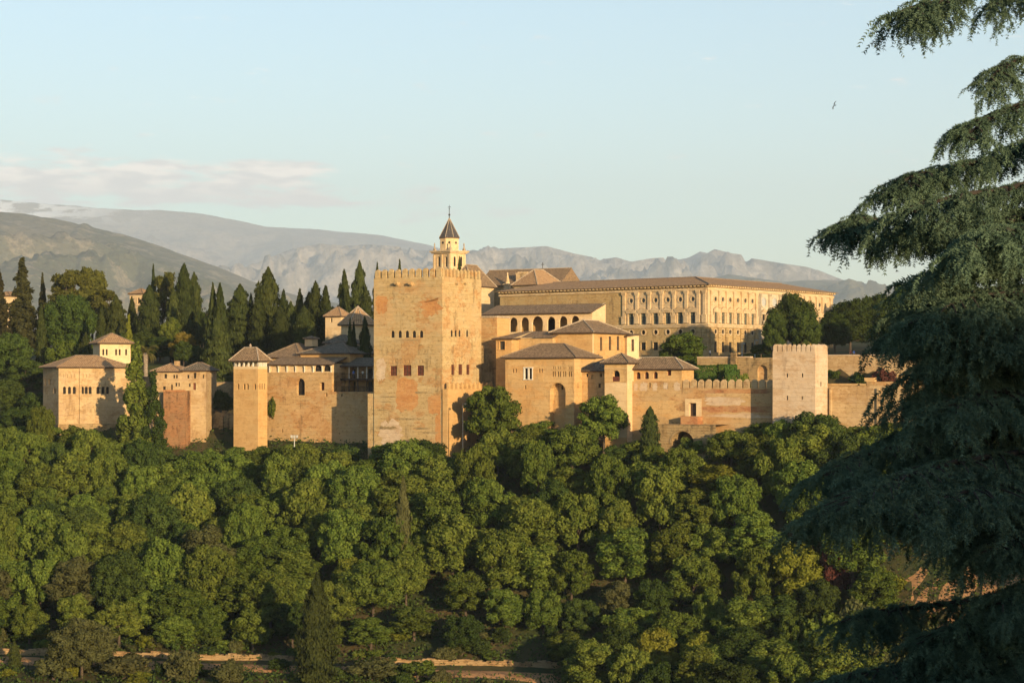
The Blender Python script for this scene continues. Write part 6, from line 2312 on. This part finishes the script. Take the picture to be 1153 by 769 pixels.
def needle_blades(P, D, n_each, ln, wd, rs):
    """thin triangular needles around points P of a twig running along D"""
    m = len(P) * n_each
    Pp = np.repeat(P, n_each, 0)
    Dd = np.repeat(D, n_each, 0)
    A = rs.normal(0, 1, (m, 3))
    A -= (A * Dd).sum(1, keepdims=True) * Dd
    A /= np.linalg.norm(A, axis=1, keepdims=True) + 1e-9
    dirv = A * .85 + Dd * .6
    dirv /= np.linalg.norm(dirv, axis=1, keepdims=True)
    Wd = np.cross(dirv, rs.normal(0, 1, (m, 3)))
    Wd /= np.linalg.norm(Wd, axis=1, keepdims=True) + 1e-9
    L = ln * rs.uniform(.7, 1.25, (m, 1))
    Pp = Pp + rs.normal(0, .006, (m, 3))
    return np.stack([Pp - Wd * wd, Pp + Wd * wd, Pp + dirv * L], 1)


def twig(L, droop, rs, n):
    s = np.linspace(0, 1, n)
    x = L * (s - .28 * droop * s ** 2)
    z = -L * droop * .8 * s ** 1.7
    y = L * .12 * np.sin(s * 3 + rs.uniform(0, 6)) * s
    P = np.stack([x, y, z], 1)
    D = np.gradient(P, axis=0)
    D /= np.linalg.norm(D, axis=1, keepdims=True)
    return P, D


def spray(rs):
    tri = []
    P, D = twig(.66, rs.uniform(.25, 1.1), rs, 18)
    tri.append(needle_blades(P, D, 6, .06, .009, rs))
    for q in range(5):
        i = rs.integers(1, 15)
        Pt, Dt = twig(rs.uniform(.16, .34), rs.uniform(.2, 1.3), rs, 9)
        a = rs.choice([-1, 1]) * rs.uniform(.4, 1.1)
        Rm = np.array([[math.cos(a), -math.sin(a), 0], [math.sin(a), math.cos(a), 0], [0, 0, 1]])
        tri.append(needle_blades(Pt @ Rm.T + P[i], Dt @ Rm.T, 5, .055, .009, rs))
    return np.concatenate(tri)


rs = np.random.default_rng(77)
SPR = [spray(rs) for _ in range(8)]


def catmull(pts, n):
    p = [Vector(q) for q in pts]
    p = [p[0] * 2 - p[1]] + p + [p[-1] * 2 - p[-2]]
    out_ = []
    m = len(p) - 3
    for i in range(n + 1):
        t = i / n * m
        k_ = min(int(t), m - 1)
        u = t - k_
        a, b, c, d = p[k_:k_ + 4]
        out_.append(.5 * (2 * b + (c - a) * u + (2 * a - 5 * b + 4 * c - d) * u * u + (3 * b - a - 3 * c + d) * u ** 3))
    return out_


TRX, TRY = pix(1222, 430, 31).x, 31.0
zg = ground(TRX, TRY)
cedar = thing('cedar_tree', 'big dark cedar with drooping feathery branches hanging over the palace view', 'tree', (TRX, TRY, zg))
mb = MB()
mb.tube([(0, 0, -1), (0.02, 0, 3), (-.03, .02, 8), (.02, 0, 14), (0, 0, 22)], [.62, .5, .42, .32, .12], 12)
mb.build('trunk', M['bark'], cedar)


def cedar_branch(path, spread, dens=1.0, start=.12, mat='cedar', hang=1.0):
    """path: (px, py, distance) from near the trunk to the tip"""
    pts = [pix(*q) for q in path]
    z0 = pts[0].z
    root = Vector((TRX, TRY, z0 - .15))
    cur = catmull([root] + pts, 28)
    o = Vector((TRX, TRY, zg))
    loc = [q - o for q in cur]
    n = len(loc)
    mb = MB()
    mb.tube(loc, [.06 * (1 - i / n) + .01 for i in range(n)], 6)
    L = sum((a - b).length for a, b in zip(loc, loc[1:]))
    tris = []

    def add_spray(p, az_, sc, tilt):
        S = SPR[rs.integers(len(SPR))] * sc
        ct, st = math.cos(tilt), math.sin(tilt)
        ca, sa = math.cos(az_), math.sin(az_)
        Rt = np.array([[ct, 0, st], [0, 1, 0], [-st, 0, ct]])
        Rz = np.array([[ca, -sa, 0], [sa, ca, 0], [0, 0, 1]])
        tris.append(S.reshape(-1, 3) @ (Rz @ Rt).T + np.array(p))

    nsub = int(L * 5.2 * dens)
    for i in range(nsub):
        t = start + (1 - start) * (i + rs.random()) / nsub
        k_ = min(int(t * (n - 1)), n - 2)
        f = t * (n - 1) - k_
        p = loc[k_].lerp(loc[k_ + 1], f)
        d = (loc[k_ + 1] - loc[k_]).normalized()
        aza = math.atan2(d.y, d.x)
        sl = spread * (1.1 - .75 * t) * rs.uniform(.45, 1.1) + .12
        side = aza + rs.choice([-1, 1]) * rs.uniform(.45, 1.35)
        # sub-branch arcs out and droops
        m = max(2, int(sl / .13))
        q0 = p.copy()
        sub = [q0.copy()]
        for j in range(m):
            s = (j + 1) / m
            q0 = q0 + Vector((math.cos(side), math.sin(side), .10 - .55 * s * hang)) * (sl / m)
            sub.append(q0.copy())
            add_spray(q0, side + rs.normal(0, .6), rs.uniform(.55, 1.0), rs.uniform(-.1, .35) * hang)
            if rs.random() < .55:
                add_spray(q0, rs.uniform(0, 6.28), rs.uniform(.4, .8), rs.uniform(.2, .7) * hang)
        mb.tube(sub, [.016 * (1 - j / (m + 1)) + .004 for j in range(m + 1)], 4)
        for _ in range(2):
            add_spray(p + Vector((0, 0, .05)), rs.uniform(0, 6.28), rs.uniform(.4, .75), rs.uniform(-.35, .2))
        add_spray(p, aza + rs.normal(0, .5), rs.uniform(.5, .85), rs.uniform(.1, .5))
    br = mb.build('branch', M['bark_dark'], cedar)
    V_ = np.concatenate(tris)
    np_mesh('needles', V_, np.arange(len(V_)).reshape(-1, 3), M[mat], br)
    return len(V_) // 3


tot = 0
for args in (
        ([(1170, -40, 30), (1110, -22, 29), (1068, 0, 28.5), (1038, 6, 28.2), (1026, 20, 28)], .5, 1.0),
        ([(1180, -22, 32), (1140, -5, 31.5), (1108, 12, 31)], .6, .8),
        ([(1190, 60, 31), (1150, 68, 30.5), (1125, 80, 30), (1108, 98, 29.6)], .45, .9),
        ([(1185, 112, 30), (1140, 122, 29.5), (1108, 138, 29), (1084, 156, 28.6)], .55, 1.0),
        ([(1185, 150, 33), (1130, 176, 32.5), (1065, 190, 32), (1025, 200, 31.5), (1008, 216, 31.2)], .85, 1.2),
        ([(1185, 205, 30), (1125, 214, 29), (1070, 222, 28.5), (1030, 240, 28.2)], .95, 1.0),
        ([(1185, 240, 32), (1110, 252, 31.5), (1045, 258, 31), (990, 248, 30.5), (962, 247, 30.2), (949, 258, 30)], .5, 1.1),
        ([(1185, 235, 33.5), (1110, 244, 33.5), (1060, 250, 33.3), (1022, 264, 33)], 1.0, 1.0),
        ([(1185, 262, 28), (1140, 258, 27), (1112, 262, 26.6), (1086, 285, 26.3)], .6, 1.1),
        ([(1185, 282, 29), (1130, 288, 28), (1085, 294, 27.5), (1052, 310, 27.2)], .8, .9),
        ([(1185, 322, 34), (1120, 326, 34), (1065, 336, 34), (1018, 350, 34)], 1.0, 1.0),
        ([(1185, 330, 28), (1125, 332, 27), (1080, 340, 26.6), (1045, 358, 26.4)], .8, 1.0),
        ([(1185, 345, 31), (1120, 350, 30), (1060, 362, 29.5), (1022, 384, 29.2)], 1.05, 1.15),
        ([(1185, 360, 34.5), (1110, 368, 35), (1055, 384, 35.5)], 1.3, 1.0),
        ([(1185, 372, 28), (1130, 370, 27), (1085, 380, 26.5)], .9, 1.0),
        ([(1185, 392, 29.5), (1130, 388, 28.5), (1080, 402, 28), (1040, 426, 27.7)], .95, 1.1),
        ([(1185, 410, 33), (1110, 414, 33), (1062, 432, 33), (1032, 456, 33)], 1.0, 1.0),
        ([(1185, 440, 31), (1120, 444, 30), (1095, 454, 29)], 1.2, 1.1),
        ([(1185, 436, 29), (1130, 440, 27.5), (1095, 448, 26.8), (1070, 466, 26.5)], .85, 1.1),
        ([(1185, 466, 33), (1110, 468, 33), (1050, 478, 33), (1000, 494, 33)], 1.0, 1.1),
        ([(1185, 484, 31), (1115, 488, 29.5), (1040, 498, 28.2), (975, 512, 27.4), (938, 534, 27)], 1.0, 1.25),
        ([(1185, 508, 29), (1115, 514, 27), (1045, 528, 26), (985, 552, 25.4), (950, 576, 25)], 1.0, 1.25),
        ([(1185, 520, 33), (1115, 532, 32), (1055, 548, 31), (1005, 582, 30.5)], 1.1, 1.1),
        ([(1185, 545, 28), (1130, 546, 26.5), (1080, 556, 25.5), (1018, 576, 25)], .9, 1.1),
        ([(1185, 566, 30), (1130, 562, 28), (1100, 570, 27), (1075, 592, 26.5)], .9, 1.1),
        ([(1185, 596, 34), (1125, 596, 34), (1080, 608, 34)], 1.0, 1.0),
        ([(1190, 600, 27), (1150, 600, 26), (1122, 618, 25.6)], .7, 1.0),
        ([(1185, 668, 31), (1115, 674, 29.5), (1045, 682, 28.5), (990, 688, 28), (958, 698, 27.8)], .6, 1.0),
        ([(1185, 694, 29), (1120, 696, 27.5), (1080, 706, 27), (1060, 718, 26.8)], .8, 1.1),
        ([(1185, 735, 30), (1110, 738, 28.5), (1035, 746, 27.5), (970, 758, 27), (925, 775, 26.8)], .95, 1.15),
        ([(1185, 770, 28), (1110, 770, 26.5), (1050, 775, 26)], 1.1, 1.1),
        ([(1190, 650, 27), (1155, 662, 26), (1128, 680, 25.6)], .6, 1.0),
        ([(1262, 60, 31), (1330, 80, 30.5), (1390, 120, 30)], .7, .8),
        ([(1262, 170, 32), (1350, 190, 32), (1430, 235, 32)], .9, .8),
        ([(1262, 270, 30), (1350, 285, 29.5), (1450, 330, 29)], 1.0, .8),
        ([(1262, 370, 32), (1360, 385, 32.5), (1470, 430, 33)], 1.1, .8),
        ([(1262, 470, 30), (1360, 485, 29), (1480, 540, 28.5)], 1.1, .8),
        ([(1262, 580, 32), (1370, 600, 32), (1490, 655, 32)], 1.1, .8),
        ([(1262, 690, 30), (1370, 710, 29.5), (1500, 770, 29)], 1.1, .8),
):
    tot += cedar_branch(*args)


# unseen trees added behind the viewpoint to keep the low sun off the cedar
for i, (dx, dy, hz_, w) in enumerate(((22.6, -14.6, 10.8, 10.5), (28.1, -11.6, 8.7, 7), (33.6, -8.7, 10.8, 10.5), (39.6, -5.5, 11, 10), (17.0, -17.5, 10.8, 10), (11.5, -20, 10.8, 10))):
    g = ground(dx, dy)
    plant_tree('broad_tree', BIG[i % 3], (dx, dy, g), hz_ - g, w, 'unseen leafy tree added behind the viewpoint to shade the cedar', 'tree', 'unseen trees added to shade the cedar', 'leafB')
